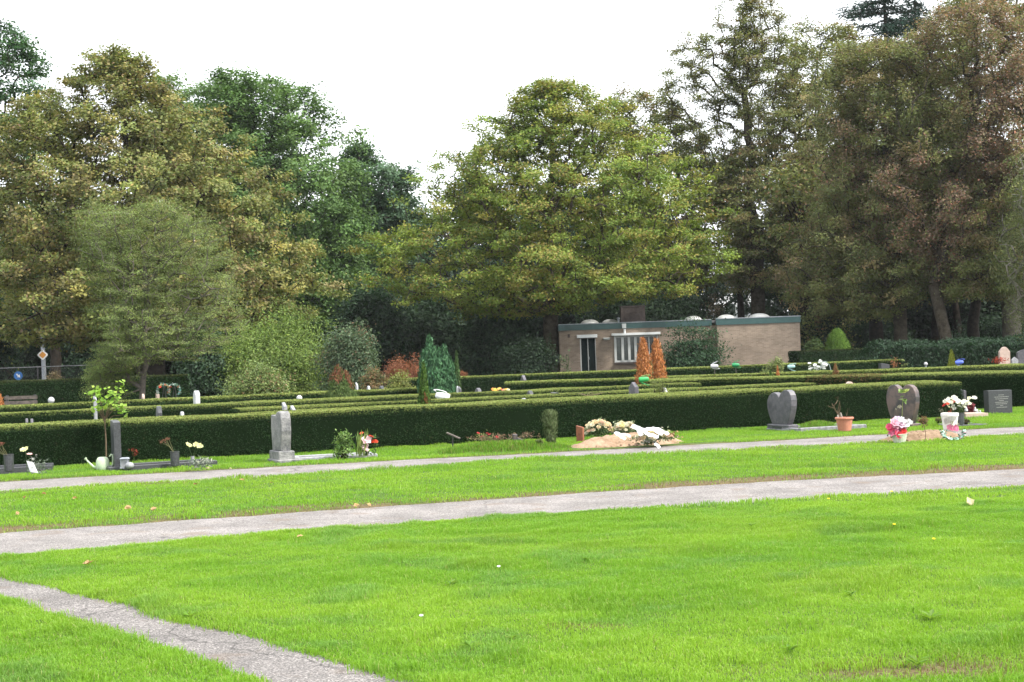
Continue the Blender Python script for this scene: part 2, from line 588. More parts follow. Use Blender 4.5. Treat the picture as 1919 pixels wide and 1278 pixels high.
lo_lower = ext_line([(0, 1049), (320, 1019), (640, 992), (1280, 951), (1919, 912)], 8, 14)
lo_upper = ext_line([(0, 1000), (640, 955), (1280, 912), (1919, 878)], 8, 14)
up_lower = ext_line([(0, 922), (480, 896), (960, 863), (1440, 841), (1919, 815)], 8, 14)
up_upper = ext_line([(0, 903), (480, 877), (960, 852), (1440, 826), (1919, 800)], 8, 14)
cr_upper = ext_line([(0, 1083), (100, 1106), (233, 1138), (333, 1168), (484, 1202), (640, 1249)], 2.2, 5)
cr_lower = ext_line([(0, 1121), (150, 1170), (300, 1213), (467, 1277)], 2.6, 5)
POLYS = [lo_lower + lo_upper[::-1], up_lower + up_upper[::-1], cr_lower + cr_upper[::-1]]

def poly_sd(x, y, poly):
    "signed distance, positive inside"
    p = np.array(poly)
    q = np.roll(p, -1, 0)
    best = np.full(x.shape, 1e9)
    ins = np.zeros(x.shape, bool)
    for (ax, ay), (bx, by) in zip(p, q):
        ex, ey = bx - ax, by - ay
        t = np.clip(((x - ax) * ex + (y - ay) * ey) / (ex * ex + ey * ey + 1e-12), 0, 1)
        best = np.minimum(best, (x - ax - t * ex) ** 2 + (y - ay - t * ey) ** 2)
        c = ((ay > y) != (by > y))
        xx = ex * (y - ay) / (ey if abs(ey) > 1e-9 else 1e-9) + ax
        ins ^= c & (x < xx)
    return np.where(ins, 1, -1) * np.sqrt(best)

def path_sd(x, y):
    d = np.max([poly_sd(x, y, p) for p in POLYS], 0)
    return d + (fbm(x * 2.2, y * 2.2, 3) - .5) * 0.16

def soil_strip(x, y):
    "worn brown strips: along the far edge of the near path and both edges of the far path"
    a = np.array(lo_upper)
    yy = np.interp(x, a[:, 0], a[:, 1])
    d = y - yy
    s = np.clip((1 - np.abs(d - 0.20) / 0.62) * 1.7, 0, 1) * np.clip(fbm(x * 1.5 + 9, y * 2.4, 3) * 4 - 1.05, 0, 1)
    b = np.array(up_lower)
    d2 = np.interp(x, b[:, 0], b[:, 1]) - y
    s2 = np.clip(1 - np.abs(d2 - 0.22) / 0.10, 0, 1) * np.clip(fbm(x * .8 + 3, y * .8 + 40, 2) * 3 - .9, 0, 1) * .8
    g = at(1705, 1262)
    s3 = np.clip(1.15 - np.hypot((x - g.x) / 1.0, (y - g.y) / 0.36), 0, 1) * np.clip(fbm(x * 5, y * 5, 3) * 4 - 1.3, 0, 1)
    g = at(1110, 1180)
    s4 = np.clip(1.1 - np.hypot((x - g.x) / .3, (y - g.y) / 0.16), 0, 1) * .7
    return np.clip(np.maximum.reduce([s, s2, s3, s4]), 0, 1)

mb = MB()
S = 900.0
gx = np.concatenate([[-S, -300, -120], np.linspace(-60, 60, 41), [120, 300, S]])
gy = np.concatenate([[-S, -200, -60, -20], np.linspace(0, 150, 51), [200, 400, S]])
X, Y = np.meshgrid(gx, gy)
Z = np.full(X.shape, -0.10)
n = X.shape[1]
idx = np.arange(X.size).reshape(X.shape)
F = np.stack([idx[:-1, :-1], idx[:-1, 1:], idx[1:, 1:], idx[1:, :-1]], -1).reshape(-1, 4)
far = np.clip((Y.ravel() - 38) / 20, 0, 1)[:, None]
mb.add(np.stack([X, Y, Z], -1), F, np.array([[.05, .085, .02]]) * (1 - far) + np.array([[.035, .04, .018]]) * far)
struct(mb.build('ground', M['lawn']))

mb = MB()
gx, gy = np.arange(-24, 24.01, 0.11), np.arange(2.5, 40, 0.10)
X, Y = np.meshgrid(gx, gy)
sd = path_sd(X, Y)
Z = 0.012 + (fbm(X * .9, Y * .9, 3) - .5) * 0.05 + (fbm(X * 4, Y * 4, 2) - .5) * 0.02
Z = np.where(sd > -.25, Z * np.clip(-sd / .25, 0, 1) + 0.012, Z + .004)
Z = Z - np.clip(sd + .02, 0, .12) / .12 * 0.08
brd = np.minimum.reduce([X + 24, 24 - X, Y - 2.5, 40 - Y])
Z = Z - np.clip(1 - brd / .6, 0, 1) * .14
idx = np.arange(X.size).reshape(X.shape)
F = np.stack([idx[:-1, :-1], idx[:-1, 1:], idx[1:, 1:], idx[1:, :-1]], -1).reshape(-1, 4)
so = soil_strip(X, Y).ravel()[:, None]
edge = (np.clip(1 - np.abs(sd.ravel() + .02) / .09, 0, 1))[:, None] * .8
so = np.maximum(so, edge)
cc = np.array([[.055, .10, .018]]) * (1 - so) + np.array([[.105, .082, .042]]) * so
mb.add(np.stack([X, Y, Z], -1), F, cc)
struct(mb.build('lawn', M['lawn'], smooth=True))
def lawn_z(x, y):
    x, y = np.asarray(x, float), np.asarray(y, float)
    sd = path_sd(x, y)
    Z = 0.012 + (fbm(x * .9, y * .9, 3) - .5) * 0.05 + (fbm(x * 4, y * 4, 2) - .5) * 0.02
    return np.where(sd > -.25, Z * np.clip(-sd / .25, 0, 1) + 0.012, Z + .004)

for nm, lo, up, z in (('footpath', lo_lower, lo_upper, 0.0), ('footpath', up_lower, up_upper, 0.0), ('footpath', cr_lower, cr_upper, 0.004)):
    # widen a little so that the turf, not the slab, draws the edge
    mb = MB()
    a, b = np.array(lo), np.array(up)
    t = np.linspace(0, 1, 60)
    def resamp(p):
        s = np.concatenate([[0], np.cumsum(np.linalg.norm(np.diff(p, axis=0), axis=1))])
        return np.stack([np.interp(t * s[-1], s, p[:, k]) for k in (0, 1)], -1)
    a, b = resamp(a), resamp(b)
    dn = unit(b - a) * 0.15
    a, b = a - dn, b + dn
    k = np.linspace(0, 1, 9)[None, :, None]
    g = a[:, None] * (1 - k) + b[:, None] * k
    zz = z + (fbm(g[..., 0] * .8, g[..., 1] * .8, 2) - .5) * 0.012
    idx = np.arange(60 * 9).reshape(60, 9)
    F = np.stack([idx[:-1, :-1], idx[1:, :-1], idx[1:, 1:], idx[:-1, 1:]], -1).reshape(-1, 4)
    mb.add(np.concatenate([g, zz[..., None]], -1), F)
    struct(mb.build(nm, M['path_old' if lo is cr_lower else 'path'], smooth=True))

# ------------------------------------------------------------------ grass blades
def in_hedge_front(x, y):
    "true in front of the first hedge and the tall right hedge"
    a, b = at(0, 800, .72), at(1803, 715, .72)
    s = (y - a.y) - (x - a.x) * (b.y - a.y) / (b.x - a.x)
    return (s < 0.05) | ((x > b.x) & (y < b.y + 2.2 + (x - b.x) * .34))

def blades(n, y0, y1, wmul, lmul, mb, flat=False):
    y = np.sqrt(RNG.uniform(y0 ** 2, y1 ** 2, n))
    x = RNG.uniform(-1, 1, n) * (y * .345 + 0.9)
    sd = path_sd(x, y)
    so = soil_strip(x, y)
    keep = (sd < -0.01 + RNG.exponential(.02, n)) & in_hedge_front(x, y) & (RNG.rand(n) > so * .85)
    keep &= ~((np.hypot((x - MOUND_A.x) / 2.1, (y - MOUND_A.y) / .62) < .9) | (np.hypot((x - MOUND_B.x) / 1.0, (y - MOUND_B.y) / .7) < .8))
    x, y, sd, so = x[keep], y[keep], sd[keep], so[keep]
    n = len(x)
    z = lawn_z(x, y) - 0.006
    tall = fbm(x * 1.3 + 4, y * 1.3, 3)
    tuft = np.clip(fbm(x * 3.1 + 40, y * 3.1 + 8, 2) * 3.5 - 1.7, 0, 1)
    L = (0.019 + 0.022 * tall + 0.024 * tuft) * RNG.uniform(.55, 1.35, n) * lmul
    L *= np.where(sd > -.25, 1.15, 1.0) * (1 + .35 * np.clip(fbm(x * 1.15 + 31, y * 1.9 + 60, 3) * 5 - 2.9, 0, 1))
    W = RNG.uniform(.0014, .0028, n) * wmul
    az = RNG.uniform(0, 2 * math.pi, n) + (fbm(x * .9, y * .9 + 77, 2) - .5) * 3
    lean = RNG.uniform(.15, .95, n) * np.where(tuft > .3, .8, 1.0)
    dx, dy = np.cos(az), np.sin(az)
    fa = RNG.uniform(0, math.pi, n)
    wx, wy = np.cos(fa) * W, np.sin(fa) * W
    p0 = np.stack([x, y, z], -1)
    mid = p0 + np.stack([dx * L * lean * .35, dy * L * lean * .35, L * .62], -1)
    tip = p0 + np.stack([dx * L * lean, dy * L * lean, L * (1.0 - .35 * lean)], -1)
    wv = np.stack([wx, wy, np.zeros(n)], -1)
    v = np.stack([p0 - wv, p0 + wv, mid + wv * .8, mid - wv * .8, tip], 1).reshape(-1, 3)
    k = np.arange(n)[:, None] * 5
    f4 = k + np.array([[0, 1, 2, 3]])
    f3 = k + np.array([[3, 2, 4]])
    patch = fbm(x * .75 + 11, y * .9 + 3, 4)
    blue = np.clip(fbm(x * 1.9 + 70, y * 2.3 + 9, 2) * 4 - 2.3, 0, 1)
    c1 = np.array([.180, .345, .032])
    c2 = np.array([.245, .405, .042])
    c3 = np.array([.15, .30, .075])
    k = np.clip((patch - .33) * 3.2, 0, 1)[:, None]
    c = c1 * (1 - k) + c2 * k
    c = c * (1 - blue[:, None] * .6) + c3 * blue[:, None] * .6
    r = RNG.rand(n)
    dk = np.clip(fbm(x * 1.15 + 31, y * 1.9 + 60, 3) * 5 - 2.9, 0, 1)[:, None]
    c = c * (1 - .13 * dk)
    c[r < .04] = np.array([.33, .36, .13])
    c[(r > .05) & (r < .05 + .5 * so)] = np.array([.17, .14, .06])
    c *= RNG.uniform(.91, 1.09, (n, 1))
    b = mb.n
    mb.add(v, f4, np.repeat(c, 5, 0))
    mb.f.append((f3 + b, 0))

MOUND_A = at(1165, 838)
MOUND_B = at(1742, 822)
mb = MB()
blades(1050000, 6.6, 16.5, 1.1, 1.0, mb)
struct(mb.build('lawn_grass', M['grass']), 'stuff')
mb = MB()
blades(800000, 15.2, 36.0, 1.9, 1.0, mb)
struct(mb.build('verge_grass', M['grass']), 'stuff')

# ================================================================== HEDGES
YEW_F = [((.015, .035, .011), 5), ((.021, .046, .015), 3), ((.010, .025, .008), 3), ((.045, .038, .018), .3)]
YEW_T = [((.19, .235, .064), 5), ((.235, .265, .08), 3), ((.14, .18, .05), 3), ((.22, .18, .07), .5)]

def hedge(P0, P1, h, thick, label, dens=1.0, name='hedge', leaf=0.030, group='clipped hedges between the graves', front=YEW_F, top=YEW_T, brown=None, wob=1.0):
    P0, P1 = Vector((P0[0], P0[1], 0)), Vector((P1[0], P1[1], 0))
    d = (P1 - P0)
    Ln = d.length
    a = math.atan2(d.y, d.x)
    seed = RNG.uniform(0, 90)
    # cross-section in (y, z), front at y=0
    sec = [(0.05, -.05), (0.0, .12), (0.0, h - .10), (0.035, h - .03), (0.10, h), (thick - .10, h), (thick - .03, h - .04), (thick, h - .12), (thick, -.05)]
    m = max(4, int(Ln / .3))
    xs = np.linspace(0, Ln, m + 1)
    v = []
    for i, x in enumerate(xs):
        e = .06 if i in (0, m) else 0
        for (yy, zz) in sec:
            nz = (fbm(x * 1.2 + seed, zz * 2 + yy * 3, 2) - .5) * .07 * wob
            v.append((x, yy + (nz + e if yy < thick / 2 else -nz - e), zz + ((fbm(x * .7 + seed, yy, 2) - .5) * .045 * wob - e if zz > h / 2 else 0)))
    k = len(sec)
    f = [(i * k + j, (i + 1) * k + j, (i + 1) * k + j + 1, i * k + j + 1) for i in range(m) for j in range(k - 1)]
    f.append(tuple(range(k)))
    f.append(tuple(range(m * k + k - 1, m * k - 1, -1)))
    mb = MB()
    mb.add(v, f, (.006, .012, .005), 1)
    def zoff(x, y):
        return (fbm(x * .7 + seed, y, 2) - .5) * .045 * wob
    # front and back faces, ends
    for (cnt, side) in ((4200, 'f'), (500, 'b'), (3600, 'e0'), (3600, 'e1'), (5000, 't')):
        if side in 'fb':
            N = int(Ln * h * cnt * dens)
            x, z = RNG.uniform(0, Ln, N), RNG.uniform(0.0, h, N)
            y = (fbm(x * 1.2 + seed, z * 2, 2) - .5) * .07 * wob + RNG.normal(0, .010, N)
            y = np.where(z > h - .08, y + (z - h + .08) * .6, y)
            nr = np.stack([RNG.normal(0, .7, N), np.full(N, -1.0), RNG.normal(.1, .7, N)], -1)
            if side == 'b':
                y = thick - y
                nr[:, 1] *= -1
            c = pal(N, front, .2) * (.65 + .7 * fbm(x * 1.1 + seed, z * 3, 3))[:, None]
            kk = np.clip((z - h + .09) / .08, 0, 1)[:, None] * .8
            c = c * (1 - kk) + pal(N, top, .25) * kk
        elif side[0] == 'e':
            N = int(thick * h * cnt * dens)
            y, z = RNG.uniform(0, thick, N), RNG.uniform(0, h, N)
            x = np.full(N, 0.0 if side == 'e0' else Ln) + RNG.normal(0, .02, N)
            nr = np.stack([np.full(N, -1.0 if side == 'e0' else 1.0), RNG.normal(0, .7, N), RNG.normal(.1, .7, N)], -1)
            c = pal(N, front, .3)
        else:
            N = int(Ln * thick * cnt * dens)
            x, y = RNG.uniform(0, Ln, N), RNG.uniform(0.02, thick - .02, N)
            z = h + zoff(x, y) + RNG.normal(0, .006, N) - .03 * np.clip(1 - y / .1, 0, 1)
            nr = np.stack([RNG.normal(0, .4, N), RNG.normal(-.05, .4, N), np.full(N, 1.0)], -1)
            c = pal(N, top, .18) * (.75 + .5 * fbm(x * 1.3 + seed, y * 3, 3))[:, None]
        if brown:
            for (b0, b1) in brown:
                s = (x > b0) & (x < b1) & (RNG.rand(N) < .55)
                c[s] = np.array([.13, .075, .035]) * RNG.uniform(.6, 1.2, (s.sum(), 1))
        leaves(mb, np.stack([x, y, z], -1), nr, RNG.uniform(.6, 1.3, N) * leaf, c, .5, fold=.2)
    o = mb.build(name, [M['needle'], M['hedge_core']], loc=P0, rz=a)
    return tag(o, label, 'hedge', group)

HA0, HA1 = at(0, 800, .72), at(1803, 715, .72)
def extend(a, b, d0, d1):
    u = (b - a).normalized()
    return a - u * d0, b + u * d1
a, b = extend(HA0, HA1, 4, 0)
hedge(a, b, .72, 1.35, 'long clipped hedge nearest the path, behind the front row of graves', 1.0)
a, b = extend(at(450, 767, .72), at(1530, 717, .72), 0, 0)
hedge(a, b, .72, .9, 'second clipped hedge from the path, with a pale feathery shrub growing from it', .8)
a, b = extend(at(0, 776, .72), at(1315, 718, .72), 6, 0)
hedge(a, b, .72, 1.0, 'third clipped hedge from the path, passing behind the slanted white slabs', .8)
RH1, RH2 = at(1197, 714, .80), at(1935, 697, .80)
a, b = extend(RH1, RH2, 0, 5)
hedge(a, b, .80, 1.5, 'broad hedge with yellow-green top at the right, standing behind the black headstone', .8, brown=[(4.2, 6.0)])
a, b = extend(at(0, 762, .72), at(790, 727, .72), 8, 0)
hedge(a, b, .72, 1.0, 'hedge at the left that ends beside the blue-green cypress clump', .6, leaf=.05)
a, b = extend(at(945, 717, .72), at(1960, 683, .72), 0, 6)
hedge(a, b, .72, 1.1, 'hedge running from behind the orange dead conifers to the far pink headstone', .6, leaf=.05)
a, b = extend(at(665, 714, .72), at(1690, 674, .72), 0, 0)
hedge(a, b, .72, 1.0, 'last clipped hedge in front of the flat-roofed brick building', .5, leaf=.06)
a, b = atY(-120, 716, 51), atY(352, 707, 53)
hedge(a, b, 1.2, 1.2, 'tall dark hedge behind the bench and flower arches at the far left', .45, leaf=.06, top=[((.045, .055, .018), 3), ((.03, .045, .015), 2)])
a, b = atY(1496, 660, 78), atY(1650, 656, 79)
hedge(a, b, 1.05, 1.2, 'low dark hedge between the brick building and the dark laurel bank', .4, leaf=.09, top=[((.04, .05, .018), 3), ((.03, .045, .015), 2)])

# ================================================================== BUILDING
YB = 82.0
RECESS = 1.8
xl = atY(1049, 650, YB + RECESS).x
xm = atY(1345, 650, YB).x
xr = atY(1500, 640, YB).x
ZT = 2.80
bld = thing('brick_building', 'low flat-roofed brown brick building with dark green roof edge, white-framed window and chimney', 'building', (xm, YB, 0))
FH = 0.30
def bpart(name, fn, mat, parent=bld, smooth=False, loc=(0, 0, 0)):
    mb = MB()
    fn(mb)
    return mb.build(name, mat, parent, loc, smooth=smooth)
lx, rx = xl - xm, xr - xm
# door and window cut out of the left wing: wall made of butted boxes around the openings
def px_x(px, Y=YB + RECESS):
    return atY(px, 650, Y).x - xm
dx0, dx1, dzt = px_x(1087), px_x(1116.5), 2.07
wx0, wx1, wz0, wz1 = px_x(1151), px_x(1233), atY(1190, 678, YB + RECESS).z, 2.12
def wing(mb):
    y0, th = RECESS, .25
    segs = [(lx, dx0, 0, ZT - FH), (dx0, dx1, dzt, ZT - FH), (dx1, wx0, 0, ZT - FH), (wx0, wx1, 0, wz0), (wx0, wx1, wz1, ZT - FH), (wx1, 0.0, 0, ZT - FH)]
    for x0, x1, z0, z1 in segs:
        box(mb, ((x0 + x1) / 2, y0 + th / 2, (z0 + z1) / 2), (x1 - x0, th, z1 - z0))
    box(mb, (lx + .125, y0 + th + 3.2, (ZT - FH) / 2), (.25, 6.4, ZT - FH))
    box(mb, (rx / 2 + lx / 2, 7.85 + .125, (ZT - FH) / 2), (rx - lx, .25, ZT - FH))
wall = bpart('wall', wing, M['brick'])
def block(mb):
    box(mb, (rx / 2, 3.9, (ZT - FH) / 2), (rx, 7.8, ZT - FH))
bpart('wall', block, M['brick'])
def fascia(mb):
    # dark green band, 4 cm proud of the brick
    box(mb, ((lx - .04 - .04) / 2 , RECESS - .04 + .15, ZT - FH / 2), (-lx + .04 - .04, .3, FH))
    box(mb, ((rx + .0) / 2, -.04 + .15, ZT - FH / 2), (rx + .08, .3, FH))
    box(mb, (rx + .04 - .15, 4.2, ZT - FH / 2), (.3, 7.8, FH))
    box(mb, (lx - .04 + .15, 4.8, ZT - FH / 2), (.3, 6.8, FH))
bpart('fascia', fascia, M['fascia'])
def trim(mb):
    box(mb, ((lx - .08) / 2 - .012, RECESS - .06 + .06, ZT + .02), (-lx + .04 - .06, .12, .04))
    box(mb, (rx / 2, -.06 + .06, ZT + .02), (rx + .12, .12, .04))
bpart('roof_trim', trim, M['steel'])
roof = bpart('roof', lambda mb: (box(mb, ((lx + rx) / 2, 5.0, ZT - .08), (rx - lx - .5, 5.5, .14)), box(mb, (rx / 2, 1.23, ZT - .082), (rx - .4, 2.03, .14))), M['roof'])
for px, ry, sc_ in ((1105, 2.6, 1.0), (1143, 4.2, .92), (1299, 2.8, .95), (1361, 2.2, 1.0), (1423, 2.0, 1.15)):
    Y = YB + ry
    x = atY(px, 600, Y).x - xm
    mb = MB()
    r = .47 * sc_
    lathe(mb, [(r * 1.03, 0), (r * 1.03, .07), (r * .97, .11), (r * .86, .16), (r * .68, .21), (r * .42, .25), (.05, .265)], (x, ry, ZT - .01), 20)
    mb.build('skylight_dome', M['dome'], roof, smooth=True)
def chim(mb):
    x0, x1 = px_x(1165.5, YB + 3), px_x(1211, YB + 3)
    box(mb, ((x0 + x1) / 2, 3.4, ZT + .42), (x1 - x0, .9, .86))
    box(mb, ((x0 + x1) / 2, 3.4, ZT + .88), (x1 - x0 + .05, .95, .06))
    box(mb, ((x0 + x1) / 2, 3.4, ZT + .05), (x1 - x0 + .06, .96, .12))
bpart('chimney', chim, M['chimney'], roof)
bpart('roof_vent', lambda mb: lathe(mb, [(.06, 0), (.06, .22), (.10, .22), (.10, .28), (.02, .3)], (px_x(1161, YB + 2), 2.2, ZT), 10), M['steel'], roof)
# door
door = bpart('door', lambda mb: (box(mb, (dx0 + (dx1 - dx0) * .27, RECESS + .12, dzt / 2), ((dx1 - dx0) * .44, .05, dzt - .06)),
                                 box(mb, (dx0 + (dx1 - dx0) * .75, RECESS + .12, dzt / 2), ((dx1 - dx0) * .44, .05, dzt - .06))), M['door_green'])
def dframe(mb):
    box(mb, (dx0 + .03, RECESS + .09, dzt / 2), (.06, .16, dzt))
    box(mb, (dx1 - .015, RECESS + .09, dzt / 2), (.03, .16, dzt))
    box(mb, (dx0 + (dx1 - dx0) * .505, RECESS + .085, dzt / 2), (.035, .06, dzt))
bpart('door_frame', dframe, M['grey_paint'], door)
bpart('lintel', lambda mb: box(mb, ((dx0 + dx1) / 2 - .03, RECESS - .08, dzt + .10), (dx1 - dx0 + .24, .20, .17), bev=.01), M['white_paint'], door)
bpart('handle', lambda mb: box(mb, (dx0 + (dx1 - dx0) * .56, RECESS + .07, 1.02), (.025, .06, .14)), M['steel'], door)
# window
win = bpart('window', lambda mb: box(mb, ((wx0 + wx1) / 2, RECESS + .14, (wz0 + wz1) / 2), (wx1 - wx0 - .02, .02, wz1 - wz0 - .02)), M['glass'])
def wframe(mb):
    W = wx1 - wx0
    box(mb, (wx0 + .06, RECESS + .03, (wz0 + wz1) / 2), (.12, .18, wz1 - wz0))
    box(mb, (wx1 - .03, RECESS + .03, (wz0 + wz1) / 2), (.06, .18, wz1 - wz0))
    box(mb, ((wx0 + wx1) / 2, RECESS + .03, wz1 - .04), (W - .19, .175, .08))
    box(mb, ((wx0 + wx1) / 2, RECESS + .025, wz0 + .05), (W - .19, .19, .10))
bpart('window_frame', wframe, M['grey_paint'], win)
for k, fx in enumerate((.19, .34, .485)):
    bpart('mullion', lambda mb: box(mb, (wx0 + (wx1 - wx0) * fx, RECESS - .0, (wz0 + wz1) / 2), (.13, .22, wz1 - wz0 - .16)), M['grey_paint'], win)
for fx in (.60, .80):
    bpart('glazing_bar', lambda mb: box(mb, (wx0 + (wx1 - wx0) * fx, RECESS + .06, (wz0 + wz1) / 2), (.05, .10, wz1 - wz0 - .16)), M['grey_paint'], win)
bpart('dark_pane', lambda mb: box(mb, (wx0 + (wx1 - wx0) * .80, RECESS + .115, (wz0 + wz1) / 2), ((wx1 - wx0) * .37, .02, wz1 - wz0 - .17)), M['glass_dark'], win)
bpart('window_sill', lambda mb: box(mb, ((wx0 + wx1) / 2, RECESS - .06, wz0 - .06), (wx1 - wx0 + .06, .2, .06)), M['chimney'], win)
bpart('canopy', lambda mb: box(mb, ((wx0 + wx1) / 2, RECESS - .16, wz1 + .08), (wx1 - wx0 + .25, .34, .13), bev=.01), M['white_paint'], win)
dp = px_x(1170.5)
def drain(mb):
    box(mb, (dp, RECESS - .12, ZT - FH - .02 + .16), (.20, .14, .24), taper=1.1)
    tube(mb, [(dp + .02, RECESS - .10, ZT - FH - .02), (dp + .02, RECESS - .08, ZT - FH - .42)], .06, 8)
bpart('drainpipe', drain, M['white_paint'])
bpart('wall_lamp', lambda mb: box(mb, (px_x(1137), RECESS - .10, 2.0), (.32, .2, .12), bev=.03, taper=1.2), M['grey_paint'])
bpart('air_vent', lambda mb: box(mb, (px_x(1066.5), RECESS - .006, 2.22), (.12, .02, .18)), M['chimney'])

# far white building glimpsed between the trunks at the right
wb0, wb1 = atY(1330, 560, 150).x, atY(1475, 560, 150).x
wbld = thing('white_building', 'white building with window bands glimpsed between the tree trunks behind the brick building', 'building', ((wb0 + wb1) / 2, 150, 0))
W = wb1 - wb0
bpart('wall', lambda mb: box(mb, (0, 5, 4.6), (W, 9.9, 9.2)), M['white_paint'], wbld)
for k in range(3):
    z = 1.8 + k * 2.7
    for i in range(6):
        x = -W * .46 + W * .92 * (i + .5) / 6
        ww = W * .92 / 6 - .3
        fr = bpart('window', lambda mb: box(mb, (x, -.0, z), (ww, .16, 1.15)), M['glass'], wbld)
        bpart('sill', lambda mb: box(mb, (x, -.10, z - .62), (ww + .1, .2, .08)), M['steel'], fr)
bpart('roof', lambda mb: box(mb, (0, 5, 9.35), (W + .4, 10.3, .3)), M['steel'], wbld)

# ================================================================== TREES
def profile_fn(prof, bx, Y):
    "photo outline rows (py, left px, right px) -> heights and half-widths in metres about the base"
    rows = []
    for py, l, r in prof:
        c = atY((l + r) / 2, py, Y)
        a, b = atY(l, py, Y), atY(r, py, Y)
        rows.append((c.z, a.x - bx, b.x - bx))
    rows = np.array(sorted(rows))
    return rows

def skeleton(att, trunk, seed, tipr, pw=.46, droop=0.0, bias=0.55):
    "grow limbs from the trunk line to every twig tip; returns segments with radii and twig directions"
    rs = np.random.RandomState(seed)
    nodes = [np.array(p, float) for p in trunk]
    par = [-1] + list(range(len(trunk) - 1))
    tr_n = len(trunk)
    top = np.array(trunk[-1], float)
    root = np.array(trunk[max(0, tr_n // 3)], float)
    order = np.argsort(np.linalg.norm(att - root, axis=1))
    plen = [0.0]
    for i in range(1, tr_n):
        plen.append(plen[-1] + np.linalg.norm(nodes[i] - nodes[i - 1]))
    arr = np.zeros((tr_n + len(att) * 4 + 8, 3))
    pl = np.zeros(len(arr))
    arr[:tr_n] = nodes
    pl[:tr_n] = plen
    n = tr_n
    par = par + [0] * (len(arr) - tr_n)
    tips, tdir = [], []
    lo = max(1, tr_n // 3)
    for i in order:
        p = att[i]
        d = np.linalg.norm(arr[lo:n] - p, axis=1)
        below = np.clip(arr[lo:n, 2] - p[2] - .2, 0, None)
        cost = d + bias * pl[lo:n] * .35 + below * 1.2
        j = lo + int(np.argmin(cost))
        a = arr[j]
        L = np.linalg.norm(p - a)
        k = 3 if L > 1.2 else (2 if L > .5 else 1)
        prev = j
        for s in range(1, k + 1):
            q = a + (p - a) * s / k
            if s < k:
                q = q + rs.normal(0, .07 * L, 3) + np.array([0, 0, .10 * L * math.sin(math.pi * s / k)])
            arr[n] = q
            par[n] = prev
            pl[n] = pl[prev] + np.linalg.norm(q - arr[prev])
            prev = n
            n += 1
        tips.append(prev)
        tdir.append(unit(p - a))
    cnt = np.zeros(n)
    cnt[tips] = 1
    for i in range(n - 1, 0, -1):
        cnt[par[i]] += cnt[i]
    rad = tipr * np.maximum(cnt, 1) ** pw
    return arr[:n], np.array(par[:n]), rad, np.array(tips), np.array(tdir)

